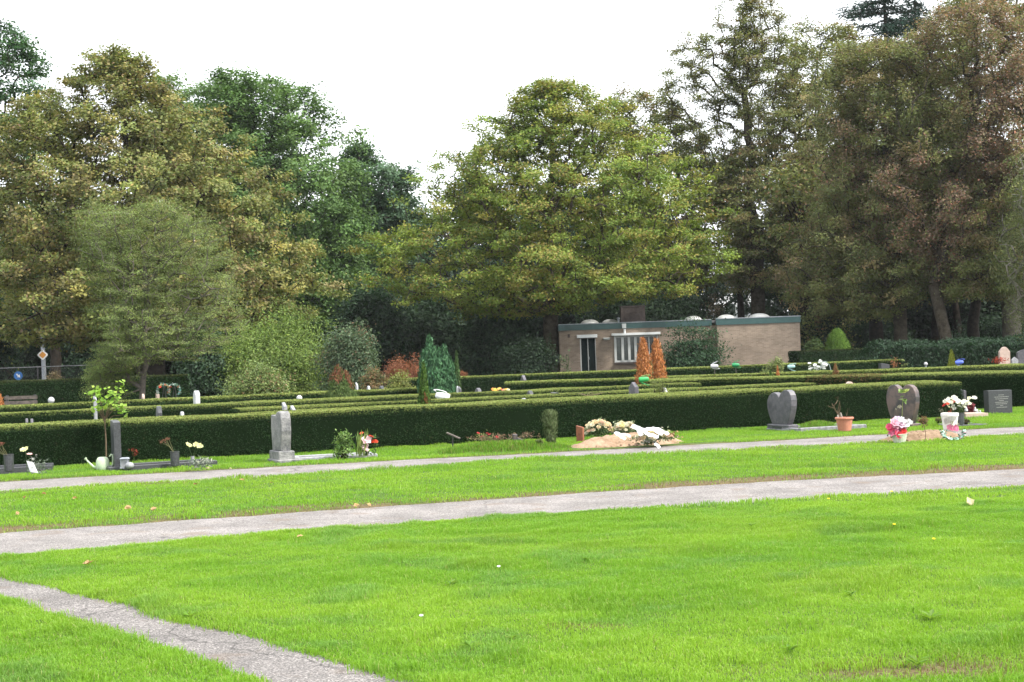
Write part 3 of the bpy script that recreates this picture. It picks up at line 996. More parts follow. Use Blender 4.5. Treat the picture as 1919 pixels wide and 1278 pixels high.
def make_tree(name, label, px, py_base, Y, prof, nleaf, leaf, palette, seed, ntip=420, trunk_r=.35, fork=3.0, bark='bark', group=None,
              lean=(0, 0), rc=.8, flat=.55, lump=.22, hollow=.35, cat='tree', up=.7, patch=None, aspect=.6, tipr=.014, leader=.75, depth=.9, patch_amt=.9, holes=0.0, hang=0.0, edge=.05):
    nleaf, leaf, rc = int(nleaf * 1.75), leaf * .73, rc * .76
    ntip = int(ntip * 1.15)
    base = atY(px, py_base, Y)
    bx, by = base.x, Y
    rs = np.random.RandomState(seed)
    rows = profile_fn(prof, bx, Y)
    zs = rows[:, 0]
    H = zs[-1]
    area = np.trapz(rows[:, 2] - rows[:, 1], zs)
    # twig tips in the crown's volume, most of them near its outside, in lumps
    att = []
    dirs = unit(rs.normal(size=(30, 3)))
    amp = rs.uniform(-1, 1, 30)
    while len(att) < ntip:
        z = rs.uniform(zs[0], zs[-1])
        l, r = np.interp(z, zs, rows[:, 1]), np.interp(z, zs, rows[:, 2])
        hw = (r - l) / 2
        if rs.rand() > hw / (np.max(rows[:, 2] - rows[:, 1]) / 2) * 1.15 + .12:
            continue
        a = rs.uniform(0, 2 * math.pi)
        u3 = np.array([math.cos(a), math.sin(a), (z - zs.mean()) / (H * .5)])
        u3 /= np.linalg.norm(u3)
        lum = np.sum(amp * np.clip(dirs @ u3 * 6 - 4.6, 0, 1))
        rr = (hollow + (1 - hollow) * rs.rand() ** .6)
        rr = min(rr, 1.0) * min(1.14, 1.12 - lump * .4 + lump * lum) * (1 + edge * rs.normal())
        x = (l + r) / 2 + hw * rr * math.cos(a)
        y = hw * depth * rr * math.sin(a)
        if holes and fbm(x * .45 + seed, z * .45 + a, 2) < holes:
            continue
        att.append((x, y, z + rs.normal(0, .15)))
    att = np.array(att)
    zt = zs[0] + (H - zs[0]) * leader
    cx = lambda z: np.interp(z, zs, (rows[:, 1] + rows[:, 2]) / 2)
    tr = [(0, 0, -.1)]
    for k in range(1, 4):
        tr.append((lean[0] * k / 3, lean[1] * k / 3, fork * k / 3))
    nk = max(2, int((zt - fork) / 1.2))
    for k in range(1, nk + 1):
        z = fork + (zt - fork) * k / nk
        f = k / nk
        tr.append((lean[0] * (1 - f) + cx(z) * f * .8 + rs.normal(0, .12), lean[1] * (1 - f) + rs.normal(0, .15), z))
    arr, par, rad, tips, tdir = skeleton(att, tr, seed, tipr)
    tr_n = len(tr)
    rad = rad * 1.0
    # trunk radius by height
    k0 = rad[1]
    scale = trunk_r / max(k0, 1e-6)
    big = rad > tipr * 4
    rad = np.where(big, rad * (1 + (scale - 1) * np.clip((rad - tipr * 4) / (k0 - tipr * 4 + 1e-6), 0, 1) ** .7), rad)
    rad[0] = trunk_r * 1.35
    root = thing(name, label, cat, (bx, by, 0), 0, group)
    mb = MB()
    i = np.arange(1, len(arr))
    kbig = i[rad[i] > .08]
    ksm = i[rad[i] <= .08]
    for ks, sides in ((kbig, 10), (ksm, 4)):
        if len(ks):
            seg_tubes(mb, arr[par[ks]], arr[ks], np.minimum(rad[par[ks]], rad[ks] * 1.6 + .02), rad[ks], sides)
    mb.build('trunk', M[bark], root, smooth=True)
    # leaves in flat sprays around the twigs
    per = max(3, int(nleaf / len(att)))
    tp = arr[tips]
    q = RNG.rand(len(att), per)
    back = (RNG.rand(len(att), per, 1) ** 1.5) * rc * 1.3
    off = RNG.normal(size=(len(att), per, 3)) * np.array([rc, rc, rc * flat]) * .55
    pos = tp[:, None] - tdir[:, None] * back * .6 + off
    if hang:
        pos[..., 2] -= RNG.rand(len(att), per) * hang
    thin = rs.rand(len(att)) ** .6
    ok = (RNG.rand(len(att), per) < (.55 + .7 * thin)[:, None]).ravel()
    pos = pos.reshape(-1, 3)[ok]
    nn = len(pos)
    outw = pos - np.array([0, 0, zs.mean()])
    nr = unit(outw) * .35 + np.array([0, 0, up]) + RNG.normal(0, .42, (nn, 3))
    c = pal(nn, palette, .12) * .5 + np.repeat(pal(len(att), palette, .1), per, 0)[ok] * .5
    tint = np.repeat(RNG.uniform(.70, 1.30, (len(att), 1)), per, 0).reshape(-1, 1)[ok]
    c = c * tint
    if patch:
        g = np.repeat(np.clip((fbm(tp[:, 0] * .35 + seed, tp[:, 2] * .35 + tp[:, 1] * .3, 3) - .5) * 5 + .2 + rs.normal(0, .25, len(tp)), 0, 1) * patch_amt, per)[ok]
        s = RNG.rand(nn) < g
        c[s] = pal(int(s.sum()), patch, .22)
    mb = MB()
    leaves(mb, pos, nr, RNG.uniform(.65, 1.3, nn) * leaf, c, aspect)
    mb.build('crown', M['leaf'], root)
    return root

def bush(name, label, x0, x1, ytop, Y, palette, n, leaf, seed, grow=1.0, ybase=None, group=None, cat='shrub', ry=None, flat=.8, spread=.16, shape=.55, aspect=.55, stems=9, up=.4, patch=None, lump=.35):
    "a shrub of many stems, its crown in uneven lumps, standing on the ground"
    rs = np.random.RandomState(seed)
    palette = bright(palette, 1.3)
    n, leaf = int(n * 1.3), leaf * .88
    a, b, t = atY(x0, ytop, Y), atY(x1, ytop, Y), atY((x0 + x1) / 2, ytop, Y)
    bx = (a.x + b.x) / 2
    hw, H = (b.x - a.x) / 2, t.z
    ry = ry or hw * .8
    root = thing(name, label, cat, (bx, Y, 0), 0, group)
    m = max(24, n // 90)
    att = []
    ld = unit(rs.normal(size=(14, 3)))
    la = rs.uniform(-1, .6, 14)
    nl = 6 if hw > .6 else 3
    lob = [(rs.uniform(-.15, .15), 0, 1.0, .55)] + [(rs.uniform(-.62, .62), rs.uniform(-.5, .5), rs.uniform(.55, .95), rs.uniform(.30, .5)) for _ in range(nl)]
    wl = np.array([q[3] ** 2 * q[2] for q in lob])
    for _ in range(m):
        ox, oy, hh, rr = lob[rs.choice(len(lob), p=wl / wl.sum())]
        u = unit(rs.normal(size=3))
        r = rs.uniform(.3, 1.0) ** .5 * (1 + .16 * rs.normal())
        zc, zr = H * hh * shape, H * hh * ((1 - shape) if u[2] > 0 else shape)
        att.append(((ox + u[0] * r * rr) * hw, (oy + u[1] * r * rr) * ry, max(.08, zc + u[2] * r * zr)))
    att = np.array(att)
    st = att[rs.choice(m, min(m, stems * 3), replace=False)]
    mb = MB()
    org = np.stack([rs.normal(0, hw * .12, len(st)), rs.normal(0, ry * .12, len(st)), np.full(len(st), -.05)], -1)
    midp = org * .4 + st * .6 + rs.normal(0, .06 * H, (len(st), 3))
    midp[:, 2] = np.maximum(midp[:, 2], .05)
    seg_tubes(mb, org, midp, np.full(len(st), .022 * H ** .5), np.full(len(st), .014 * H ** .5), 5)
    seg_tubes(mb, midp, st, np.full(len(st), .014 * H ** .5), np.full(len(st), .005 * H ** .5), 4)
    mb.build('stems', M['bark_dark'], root)
    per = max(4, n // m)
    sg = min(hw, H) * spread
    pos = (att[:, None] + rs.normal(size=(m, per, 3)) * np.array([sg, sg, sg * flat])).reshape(-1, 3)
    pos[:, 2] = np.abs(pos[:, 2]) + .02
    nn = len(pos)
    nr = unit(pos - np.array([0, 0, H * .4])) * .5 + np.array([0, 0, up]) + RNG.normal(0, .6, (nn, 3))
    c = pal(nn, palette, .15) * np.repeat(RNG.uniform(.68, 1.32, (m, 1)), per, 0)
    if patch:
        g = np.repeat(RNG.rand(m) < patch[1], per) & (RNG.rand(nn) < .6)
        c[g] = pal(int(g.sum()), patch[0], .2)
    mb = MB()
    leaves(mb, pos, nr, RNG.uniform(.65, 1.3, nn) * leaf, c, aspect)
    mb.build('foliage', M['leaf'], root)
    return root

def cypress(name, label, px0, px1, ytop, Y, palette, n, leaf, seed, prof=None, group=None, tops=None, cat='conifer', patch=None, ybot=None, z0=0.0, aspect=.28, upw=.9, jag=.06):
    "narrow conifer: upright scale sprays over a tapering body"
    rs = np.random.RandomState(seed)
    a, b, t = atY(px0, ytop, Y), atY(px1, ytop, Y), atY((px0 + px1) / 2, ytop, Y)
    bx, hw, H = (a.x + b.x) / 2, (b.x - a.x) / 2, t.z
    prof = prof or [(0, .75), (.15, .95), (.35, 1.0), (.6, .78), (.8, .45), (1.0, .03)]
    root = thing(name, label, cat, (bx, Y, z0), 0, group)
    mb = MB()
    tube(mb, [(0, 0, -.05), (0, 0, H * .5), (0, 0, H * .93)], [hw * .14 + .01, hw * .09 + .006, .004], 6)
    mb.build('trunk', M['bark_dark'], root)
    tops = tops or [(0.0, 1.0, 1.0)]      # (x offset / hw, height, width)
    P, NR, T, C = [], [], [], []
    for (ox, hh, ww) in tops:
        m = int(n / len(tops))
        zf = rs.rand(m) ** .85
        wv = np.interp(zf, [p[0] for p in prof], [p[1] for p in prof]) * hw * ww
        ang = rs.uniform(0, 2 * math.pi, m)
        rr = wv * (1 - rs.rand(m) ** 2 * .45) * (1 + (fbm(ang * 1.6 + seed, zf * 5, 2) - .5) * .5) + rs.normal(0, jag * hw, m)
        rr = np.maximum(rr, 0)
        x, y = np.cos(ang) * rr + ox * hw, np.sin(ang) * rr
        z = np.maximum(.02, zf * H * hh + rs.normal(0, .015 * H, m))
        P.append(np.stack([x, y, z], -1))
        o = np.stack([np.cos(ang), np.sin(ang), np.full(m, .15)], -1)
        NR.append(o + rs.normal(0, .45, (m, 3)))
        T.append(np.stack([np.cos(ang) * .45, np.sin(ang) * .45, np.full(m, upw)], -1) + rs.normal(0, .22, (m, 3)))
        c = pal(m, palette, .25)
        if patch:
            s = (fbm(ang * 1.1 + seed + ox * 5, zf * 3, 2) + (patch[2] * (zf - .5))) > patch[1]
            s &= rs.rand(m) < .85
            c[s] = pal(int(s.sum()), patch[0], .2)
        C.append(c)
    mb = MB()
    nn = sum(len(p) for p in P)
    leaves(mb, np.concatenate(P), np.concatenate(NR), RNG.uniform(.7, 1.4, nn) * leaf, np.concatenate(C), aspect, t=np.concatenate(T))
    mb.build('foliage', M['needle'], root)
    return root

# palettes (albedo)
def bright(pl, f):
    return [(tuple(x * f for x in c), w_) for c, w_ in pl]
P_GREEN = [((.056, .100, .030), 5), ((.078, .128, .036), 3), ((.038, .072, .024), 3)]
P_GREEN_D = [((.028, .062, .026), 5), ((.040, .082, .034), 3), ((.018, .042, .018), 3)]
P_BLUE = [((.038, .068, .038), 4), ((.056, .090, .052), 3), ((.026, .048, .028), 3)]
P_LIME = [((.105, .145, .024), 5), ((.14, .17, .03), 3), ((.075, .115, .022), 4), ((.20, .17, .04), .9)]
P_CHEST = [((.090, .108, .032), 5), ((.12, .132, .040), 3), ((.062, .082, .026), 3), ((.15, .12, .05), 1.2), ((.12, .085, .05), 1.2), ((.20, .17, .05), 1.0)]
P_BROWN = [((.16, .10, .04), 4), ((.12, .07, .03), 3), ((.20, .14, .05), 2)]
P_BEECH = [((.070, .082, .028), 4), ((.095, .10, .034), 3), ((.050, .062, .024), 3), ((.12, .08, .045), 1.5)]
P_COPPER = [((.125, .085, .062), 4), ((.105, .072, .052), 3), ((.17, .085, .055), 1.4), ((.10, .092, .052), 3)]
P_SILVER = [((.082, .108, .036), 5), ((.118, .150, .048), 3), ((.060, .076, .034), 3), ((.14, .12, .06), .7)]
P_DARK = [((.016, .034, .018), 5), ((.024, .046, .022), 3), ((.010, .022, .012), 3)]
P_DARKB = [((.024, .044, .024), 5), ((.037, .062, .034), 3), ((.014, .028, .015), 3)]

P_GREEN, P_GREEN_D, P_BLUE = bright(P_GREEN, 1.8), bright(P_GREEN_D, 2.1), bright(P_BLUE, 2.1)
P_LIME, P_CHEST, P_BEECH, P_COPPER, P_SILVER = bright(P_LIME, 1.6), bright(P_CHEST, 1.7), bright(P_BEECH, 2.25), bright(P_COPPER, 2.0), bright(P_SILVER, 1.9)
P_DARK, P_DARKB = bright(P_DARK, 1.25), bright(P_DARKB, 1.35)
make_tree('broadleaf_tree', 'broad yellow-green tree with a rounded crown, its thick trunk beside the brick building', 1035, 700, 85.5,
          [(150, 1005, 1065), (180, 945, 1115), (215, 895, 1160), (260, 850, 1235), (300, 805, 1285), (340, 775, 1315), (400, 755, 1330), (450, 732, 1345), (490, 716, 1368), (530, 735, 1360), (555, 795, 1340), (570, 840, 1150), (590, 890, 1120)],
          105000, .22, P_LIME, 21, ntip=1250, trunk_r=.42, fork=3.7, bark='bark', rc=.62, lump=.28, hollow=.10, patch=[((.27, .22, .06), 2), ((.22, .22, .05), 2)], patch_amt=.5, flat=.42, edge=.10)
make_tree('chestnut_tree', 'large autumn-tinted tree with brown-edged leaves at the left, behind the feathery olive tree', 290, 700, 76.0,
          [(100, 165, 255), (125, 140, 290), (165, 90, 335), (215, 20, 405), (275, -30, 475), (335, -70, 550), (400, -90, 565), (460, -100, 580), (520, -100, 628), (560, -90, 622), (605, -70, 560), (640, -30, 330)],
          130000, .215, P_CHEST, 22, ntip=1500, trunk_r=.5, fork=3.0, bark='bark_dark', rc=.62, lump=.22, hollow=.08, patch=[((.27, .22, .09), 3), ((.30, .26, .09), 2), ((.20, .14, .08), 2)], patch_amt=.3, flat=.5, aspect=.7)
make_tree('green_tree', 'tall deep green tree rising between the autumn-tinted tree and the open sky', 510, 700, 98.0,
          [(138, 395, 440), (150, 380, 520), (168, 360, 565), (205, 320, 602), (260, 300, 645), (320, 300, 692), (400, 320, 722), (480, 350, 725), (560, 350, 725), (625, 380, 700)],
          70000, .30, P_GREEN, 23, ntip=900, trunk_r=.45, fork=4, bark='bark_dark', rc=.85, lump=.36, hollow=.08, flat=.6)
make_tree('bluish_tree', 'dull bluish-green tree between the tall green tree and the broad yellow-green tree', 705, 700, 104.0,
          [(272, 655, 690), (300, 640, 705), (318, 632, 775), (355, 620, 785), (420, 600, 800), (500, 590, 800), (600, 590, 810)],
          40000, .32, P_BLUE, 24, ntip=460, trunk_r=.35, fork=4, bark='bark_dark', rc=.8, lump=.4, hollow=.3)
make_tree('oak_tree', 'dark green tree cut off by the upper left corner of the picture', -40, 700, 94.0,
          [(50, -60, 35), (75, -110, 78), (95, -130, 85), (135, -170, 98), (200, -210, 108), (300, -220, 120), (450, -220, 110), (600, -210, 70)],
          40000, .30, P_GREEN_D + [((.06, .105, .035), 2)], 25, ntip=520, trunk_r=.45, fork=4, bark='bark_dark', rc=.75, lump=.42, hollow=.3)
make_tree('small_green_tree', 'bright green crown showing just above the autumn-tinted tree', 300, 700, 106.0,
          [(135, 285, 300), (155, 265, 350), (190, 235, 440), (300, 200, 600), (450, 200, 640), (600, 220, 430)],
          36000, .32, P_GREEN + [((.10, .13, .035), 2)], 26, ntip=480, trunk_r=.3, fork=4, bark='bark_dark', rc=.8, lump=.35)
make_tree('olive_tree', 'feathery grey-green small tree with a leaning trunk behind the hedges at the left', 262, 752, 47.0,
          [(385, 180, 335), (405, 140, 380), (460, 125, 405), (520, 112, 432), (580, 102, 458), (630, 112, 440), (660, 118, 410), (690, 130, 262), (738, 140, 240)],
          90000, .08, P_SILVER, 27, ntip=1700, trunk_r=.085, fork=1.35, bark='wood_grey', lean=(.14, 0), rc=.30, lump=.3, hollow=.15, flat=.25, aspect=.35, tipr=.005, leader=.8, patch=[((.24, .30, .085), 3)], patch_amt=.45)
BEECH_G = 'beeches at the edge of the wood'
make_tree('beech_tree', 'tall open-crowned beech, its sparse top against the sky left of the dark spruces', 1425, 690, 96.0,
          [(-10, 1375, 1440), (40, 1318, 1480), (90, 1262, 1500), (160, 1225, 1540), (250, 1225, 1565), (350, 1240, 1570), (450, 1280, 1570), (520, 1310, 1570), (550, 1340, 1540)],
          95000, .18, P_BEECH, 31, ntip=1250, trunk_r=.42, fork=6.2, bark='bark', rc=.6, lump=.3, hollow=.15, flat=.4, patch=[((.15, .11, .06), 2), ((.13, .10, .06), 2)], patch_amt=.45, group=BEECH_G, holes=.24)
make_tree('beech_tree', 'olive-brown beech whose crown shows behind the right shoulder of the broad yellow-green tree', 1225, 690, 101.0,
          [(168, 1150, 1195), (195, 1125, 1262), (250, 1118, 1300), (330, 1120, 1320), (430, 1150, 1335), (540, 1200, 1345)],
          26000, .26, P_BEECH, 32, ntip=380, trunk_r=.3, fork=5, bark='bark_dark', rc=.7, lump=.3, flat=.45, patch=[((.13, .10, .05), 2)], patch_amt=.5, group=BEECH_G)
make_tree('beech_tree', 'dull olive beech filling the gap between the open-crowned beech and the low-sprayed one', 1535, 690, 99.0,
          [(35, 1510, 1575), (70, 1480, 1605), (110, 1462, 1620), (140, 1455, 1625), (220, 1450, 1630), (320, 1450, 1630), (450, 1440, 1630), (560, 1450, 1600)],
          36000, .24, P_BEECH, 37, ntip=560, trunk_r=.3, fork=4.5, bark='bark_dark', rc=.7, lump=.3, flat=.4, patch=P_COPPER, patch_amt=.3, group=BEECH_G, holes=.3)
make_tree('beech_tree', 'olive-green beech with low spreading sprays, right of the brick building', 1690, 690, 86.0,
          [(75, 1560, 1660), (105, 1515, 1720), (180, 1485, 1775), (260, 1500, 1800), (340, 1490, 1810), (430, 1455, 1810), (520, 1455, 1800), (560, 1480, 1760), (585, 1520, 1700)],
          105000, .18, P_BEECH, 33, ntip=1250, trunk_r=.36, fork=3.4, bark='bark', rc=.62, lump=.34, hollow=.2, flat=.32, patch=P_COPPER, patch_amt=.7, group=BEECH_G, holes=.28, hang=.5)
make_tree('beech_tree', 'copper-brown beech with a pale leaning trunk behind the laurel bank', 1785, 690, 82.0,
          [(-10, 1780, 1890), (40, 1690, 1985), (110, 1665, 2050), (250, 1655, 2100), (350, 1665, 2100), (450, 1700, 2060), (520, 1700, 2000), (545, 1720, 1960)],
          110000, .18, P_BEECH, 34, ntip=1250, trunk_r=.30, fork=4.2, bark='bark', lean=(-.8, 0), rc=.62, lump=.34, hollow=.2, flat=.32, patch=P_COPPER, patch_amt=.9, group=BEECH_G, holes=.28, hang=.5)
make_tree('beech_tree', 'beech with the thickest pale trunk, at the right edge beyond the pink headstone', 1899, 690, 90.0,
          [(-90, 1850, 2000), (-20, 1790, 2100), (100, 1760, 2180), (250, 1750, 2220), (400, 1780, 2200), (480, 1800, 2150), (530, 1850, 2080)],
          50000, .24, P_BEECH, 35, ntip=650, trunk_r=.52, fork=4.0, bark='bark_pale', rc=.7, lump=.3, hollow=.2, flat=.35, patch=P_COPPER, patch_amt=.7, group=BEECH_G, holes=.3)
make_tree('birch_tree', 'pale green drooping tree at the right edge of the picture', 1965, 700, 60.0,
          [(280, 1915, 2010), (350, 1890, 2060), (450, 1872, 2080), (540, 1880, 2080), (600, 1905, 2050)],
          26000, .10, [((.12, .14, .06), 4), ((.15, .17, .08), 3), ((.08, .10, .04), 2)], 36, ntip=420, trunk_r=.14, fork=2.0, bark='bark_pale', rc=.4, lump=.3, hollow=.3, flat=.9, aspect=.5, hang=.8)

def spruce(label, px, ytop, Y, hw_px, n, seed):
    rs = np.random.RandomState(seed)
    t = atY(px, ytop, Y)
    root = thing('spruce_tree', label, 'conifer', (t.x, Y, 0), 0, 'dark spruces behind the beeches')
    H, hw = t.z, hw_px / FPX * Y
    mb = MB()
    tube(mb, [(0, 0, -.1), (0, 0, H * .6), (0, 0, H)], [.35, .2, .02], 8)
    P, NR, T = [], [], []
    s0, s1, r0, r1 = [], [], [], []
    z = H * .35
    while z < H - .2:
        f = (z - H * .35) / (H * .65)
        L = hw * (1 - f) ** .8 + .25
        for _ in range(rs.randint(4, 7)):
            a = rs.uniform(0, 2 * math.pi)
            l = L * rs.uniform(.6, 1.1)
            d = np.array([math.cos(a), math.sin(a), rs.uniform(-.25, .1)])
            e = np.array([0, 0, z]) + d * l
            s0.append((0, 0, z)); s1.append(e); r0.append(.05); r1.append(.01)
            m = int(n * l / 4)
            k = rs.rand(m)
            p = np.array([0, 0, z]) + d * (l * k)[:, None] + rs.normal(0, 1, (m, 3)) * np.array([.16, .16, .12]) - np.array([0, 0, 1]) * (rs.rand(m) * .45 * k)[:, None]
            P.append(p)
            NR.append(np.array([0, 0, 1.]) + rs.normal(0, .6, (m, 3)))
            T.append(d + rs.normal(0, .6, (m, 3)) + np.array([0, 0, -.4]))
        z += rs.uniform(.35, .6)
    seg_tubes(mb, s0, s1, r0, r1, 4)
    mb.build('trunk', M['bark_dark'], root)
    mb = MB()
    P = np.concatenate(P)
    leaves(mb, P, np.concatenate(NR), RNG.uniform(.7, 1.3, len(P)) * .34, pal(len(P), [((.016, .040, .028), 4), ((.026, .056, .040), 3)], .2), .28, t=np.concatenate(T))
    mb.build('crown', M['needle'], root)
spruce('dark spruce with the broadest top above the beeches', 1652, -150, 114, 230, 170, 41)
spruce('narrow dark spruce top close beside the broad one', 1712, -60, 118, 110, 170, 42)
spruce('dark spruce top at the upper right above the copper-brown beech', 1805, -50, 120, 120, 150, 43)

# wood behind: one dense tree of each of two kinds, copied
WOOD = 'dense trees filling the wood behind the cemetery'
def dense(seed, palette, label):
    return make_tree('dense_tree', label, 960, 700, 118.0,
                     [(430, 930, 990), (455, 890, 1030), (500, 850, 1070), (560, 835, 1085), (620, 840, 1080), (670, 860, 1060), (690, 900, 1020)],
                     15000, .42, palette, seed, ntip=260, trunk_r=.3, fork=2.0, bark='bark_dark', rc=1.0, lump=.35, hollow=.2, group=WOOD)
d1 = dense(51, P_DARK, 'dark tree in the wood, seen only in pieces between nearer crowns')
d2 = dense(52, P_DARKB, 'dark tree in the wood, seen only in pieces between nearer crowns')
def copy_tree(o, loc, rz, s):
    c = o.copy()
    COL.objects.link(c)
    c.location, c.rotation_euler, c.scale = loc, (0, 0, rz), s
    for ch in list(o.children):
        k = ch.copy()
        COL.objects.link(k)
        k.parent = c
    return c
spots = [(-60, 112, 1.1), (40, 120, 1.2), (130, 110, 1.0), (215, 122, 1.2), (320, 114, 1.1), (410, 122, 1.2), (500, 112, 1.0), (590, 120, 1.15), (660, 110, 1.0), (735, 120, 1.2),
         (815, 110, 1.05), (890, 118, 1.2), (965, 112, 1.0), (1040, 122, 1.25), (1120, 112, 1.1), (1195, 120, 1.25), (1240, 114, 1.0), (1545, 108, 1.15), (1660, 112, 1.1), (1730, 120, 1.2), (1790, 110, 1.05), (1880, 108, 1.1),
         (1500, 124, .95), (1590, 132, 1.0), (1850, 126, 1.0), (1960, 120, 1.1), (-180, 118, 1.2), (2060, 118, 1.2), (1960, 140, 1.5)]
for i, (px, Y, s) in enumerate(spots):
    p = atY(px, 700, Y)
    src = d1 if i % 2 == 0 else d2
    if i < 2:
        src.location = (p.x, Y, 0)
        src.scale = (s, s, s)
    else:
        copy_tree(src, (p.x, Y, 0), RNG.uniform(0, 6.28), (s, s, s * RNG.uniform(.9, 1.15)))
# bare lower trunks in the wood at the right
def pole(label, px, Y, r, htop, bark, lean=0.0):
    p = atY(px, 690, Y)
    root = thing('wood_tree', label, 'tree', (p.x, Y, 0), 0, 'trunks standing in the wood')
    mb = MB()
    zz = np.linspace(-.1, htop, 9)
    tube(mb, [(lean * (z / htop) + RNG.normal(0, .05), RNG.normal(0, .05), z) for z in zz], np.linspace(r * 1.2, r * .35, 9), 10)
    n = 26
    tips = np.stack([lean + RNG.normal(0, 2.3, n), RNG.normal(0, 2.0, n), htop + RNG.uniform(-3.2, 2.5, n)], -1)
    org = np.stack([lean * np.ones(n) * .9, np.zeros(n), htop * RNG.uniform(.62, .98, n)], -1)
    seg_tubes(mb, org, tips, np.full(n, r * .28), np.full(n, .012), 5)
    mb.build('trunk', M[bark], root, smooth=True)
    mb = MB()
    per = 220
    pos = (tips[:, None] + RNG.normal(size=(n, per, 3)) * np.array([.75, .75, .4])).reshape(-1, 3)
    leaves(mb, pos, RNG.normal(0, .6, pos.shape) + np.array([0, 0, .8]), RNG.uniform(.7, 1.3, len(pos)) * .24, pal(len(pos), P_BEECH, .25), .6)
    mb.build('crown', M['leaf'], root)
pole('dark trunk close behind the right end of the brick building', 1512, 93, .33, 9, 'bark_dark')
pole('thinner dark trunk left of the open-crowned beech, above the skylights', 1391, 98, .24, 10, 'bark_dark')
pole('broad dark trunk between the egg-shaped bush and the laurel bank', 1645, 98, .42, 9, 'bark_dark')
pole('thin dark trunk left of the pale leaning one', 1757, 97, .22, 9, 'bark_dark')
pole('dark trunk leaning right behind the pale leaning one', 1822, 95, .34, 9, 'bark_dark', .8)
pole('slim dark trunk just right of the pale leaning one', 1805, 104, .24, 9, 'bark_dark', -.9)
pole('pale straight trunk right of the egg-shaped bush', 1691, 92, .30, 8.5, 'bark_pale')
pole('very dark thick trunk beside the lamp post at the far left', 104, 88, .30, 8, 'bark_dark')

# ------------------------------------------------------------------ shrubs
D = 'dark shrubs along the edge of the wood'
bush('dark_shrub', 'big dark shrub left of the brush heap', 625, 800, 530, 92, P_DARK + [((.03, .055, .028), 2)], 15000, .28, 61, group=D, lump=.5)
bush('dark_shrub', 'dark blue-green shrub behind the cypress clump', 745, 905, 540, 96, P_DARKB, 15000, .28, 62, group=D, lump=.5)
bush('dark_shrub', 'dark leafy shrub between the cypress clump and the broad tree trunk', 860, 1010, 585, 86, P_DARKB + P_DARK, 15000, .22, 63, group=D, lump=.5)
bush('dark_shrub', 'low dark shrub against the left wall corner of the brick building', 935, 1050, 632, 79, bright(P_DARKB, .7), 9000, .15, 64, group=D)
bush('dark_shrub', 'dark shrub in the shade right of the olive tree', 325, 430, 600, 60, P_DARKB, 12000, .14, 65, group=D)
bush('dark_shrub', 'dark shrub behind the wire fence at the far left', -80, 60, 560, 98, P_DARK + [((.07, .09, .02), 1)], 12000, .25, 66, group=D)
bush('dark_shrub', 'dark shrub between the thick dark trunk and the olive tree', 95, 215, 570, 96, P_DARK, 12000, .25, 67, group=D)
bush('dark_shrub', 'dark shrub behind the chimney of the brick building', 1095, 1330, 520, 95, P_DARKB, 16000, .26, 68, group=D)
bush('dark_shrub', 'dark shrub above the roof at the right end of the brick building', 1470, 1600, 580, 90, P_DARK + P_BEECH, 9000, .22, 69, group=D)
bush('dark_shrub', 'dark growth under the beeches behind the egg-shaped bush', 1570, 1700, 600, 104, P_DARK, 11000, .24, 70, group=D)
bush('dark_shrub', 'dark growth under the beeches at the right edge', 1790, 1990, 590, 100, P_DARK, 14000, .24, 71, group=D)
bush('green_shrub', 'large yellow-green shrub in the middle of the left shrub border', 405, 640, 592, 61, bright([((.085, .125, .030), 4), ((.11, .15, .035), 3), ((.06, .09, .026), 3)], 1.35), 30000, .12, 72, lump=.45, aspect=.4)
bush('grey_green_shrub', 'grey-green shrub with rusty top sprays beside the brush heap', 585, 722, 602, 58, bright([((.055, .082, .046), 4), ((.075, .105, .060), 3), ((.036, .056, .032), 3)], 1.35), 22000, .12, 73, patch=([((.14, .10, .06), 1)], .12), lump=.45, aspect=.4)
bush('rose_shrub', 'loose pale green rose bush with dry brown flower heads behind the hedge', 435, 570, 690, 43, bright([((.09, .125, .045), 4), ((.13, .16, .06), 3), ((.06, .085, .03), 2)], 1.35), 11000, .075, 74, patch=([((.24, .15, .09), 2), ((.30, .22, .12), 1)], .13), lump=.6, spread=.2)
bush('small_rose_shrub', 'sparse flowering shrub with rusty leaves right of the double-tipped conifer', 668, 730, 690, 54, [((.10, .11, .05), 3), ((.17, .11, .06), 3)], 3500, .08, 75, lump=.5)
bush('yellow_green_shrub', 'small light shrub left of the cypress clump', 715, 790, 702, 52, [((.12, .145, .04), 3), ((.16, .16, .05), 2)], 3500, .08, 76, lump=.5)
bush('wall_shrub', 'dark green layered shrub against the shaded wall between window and right block of the building', 1228, 1352, 604, 80.6, [((.028, .06, .03), 4), ((.045, .085, .045), 3), ((.018, .036, .02), 2)], 8000, .14, 77, ry=1.0, flat=.16, lump=.8, spread=.30, shape=.42, stems=5)
bush('corner_shrub', 'mixed green shrub right of the brick building', 1500, 1546, 632, 82, [((.05, .085, .03), 3), ((.08, .11, .04), 2)], 5000, .14, 78, lump=.4)
bush('brown_shrub', 'brownish rounded shrub at the foot of the lamp post', 70, 125, 702, 62, [((.10, .075, .045), 3), ((.07, .06, .03), 2)], 5000, .08, 79)
bush('feathery_shrub', 'pale feathery shrub growing through the second hedge', 1204, 1252, 708, 33.2, [((.13, .16, .05), 3), ((.17, .19, .07), 3)], 2600, .05, 80, aspect=.25, up=.1)
bush('pale_shrub', 'thin pale shrub before the right wall of the brick building', 1425, 1485, 672, 60, [((.10, .13, .045), 3), ((.14, .16, .06), 2)], 1800, .09, 81)
bush('tuft_plant', 'small pale tuft at the end of the hedge before the laurel bank', 1686, 1702, 669, 57, [((.13, .16, .06), 2)], 700, .07, 82)
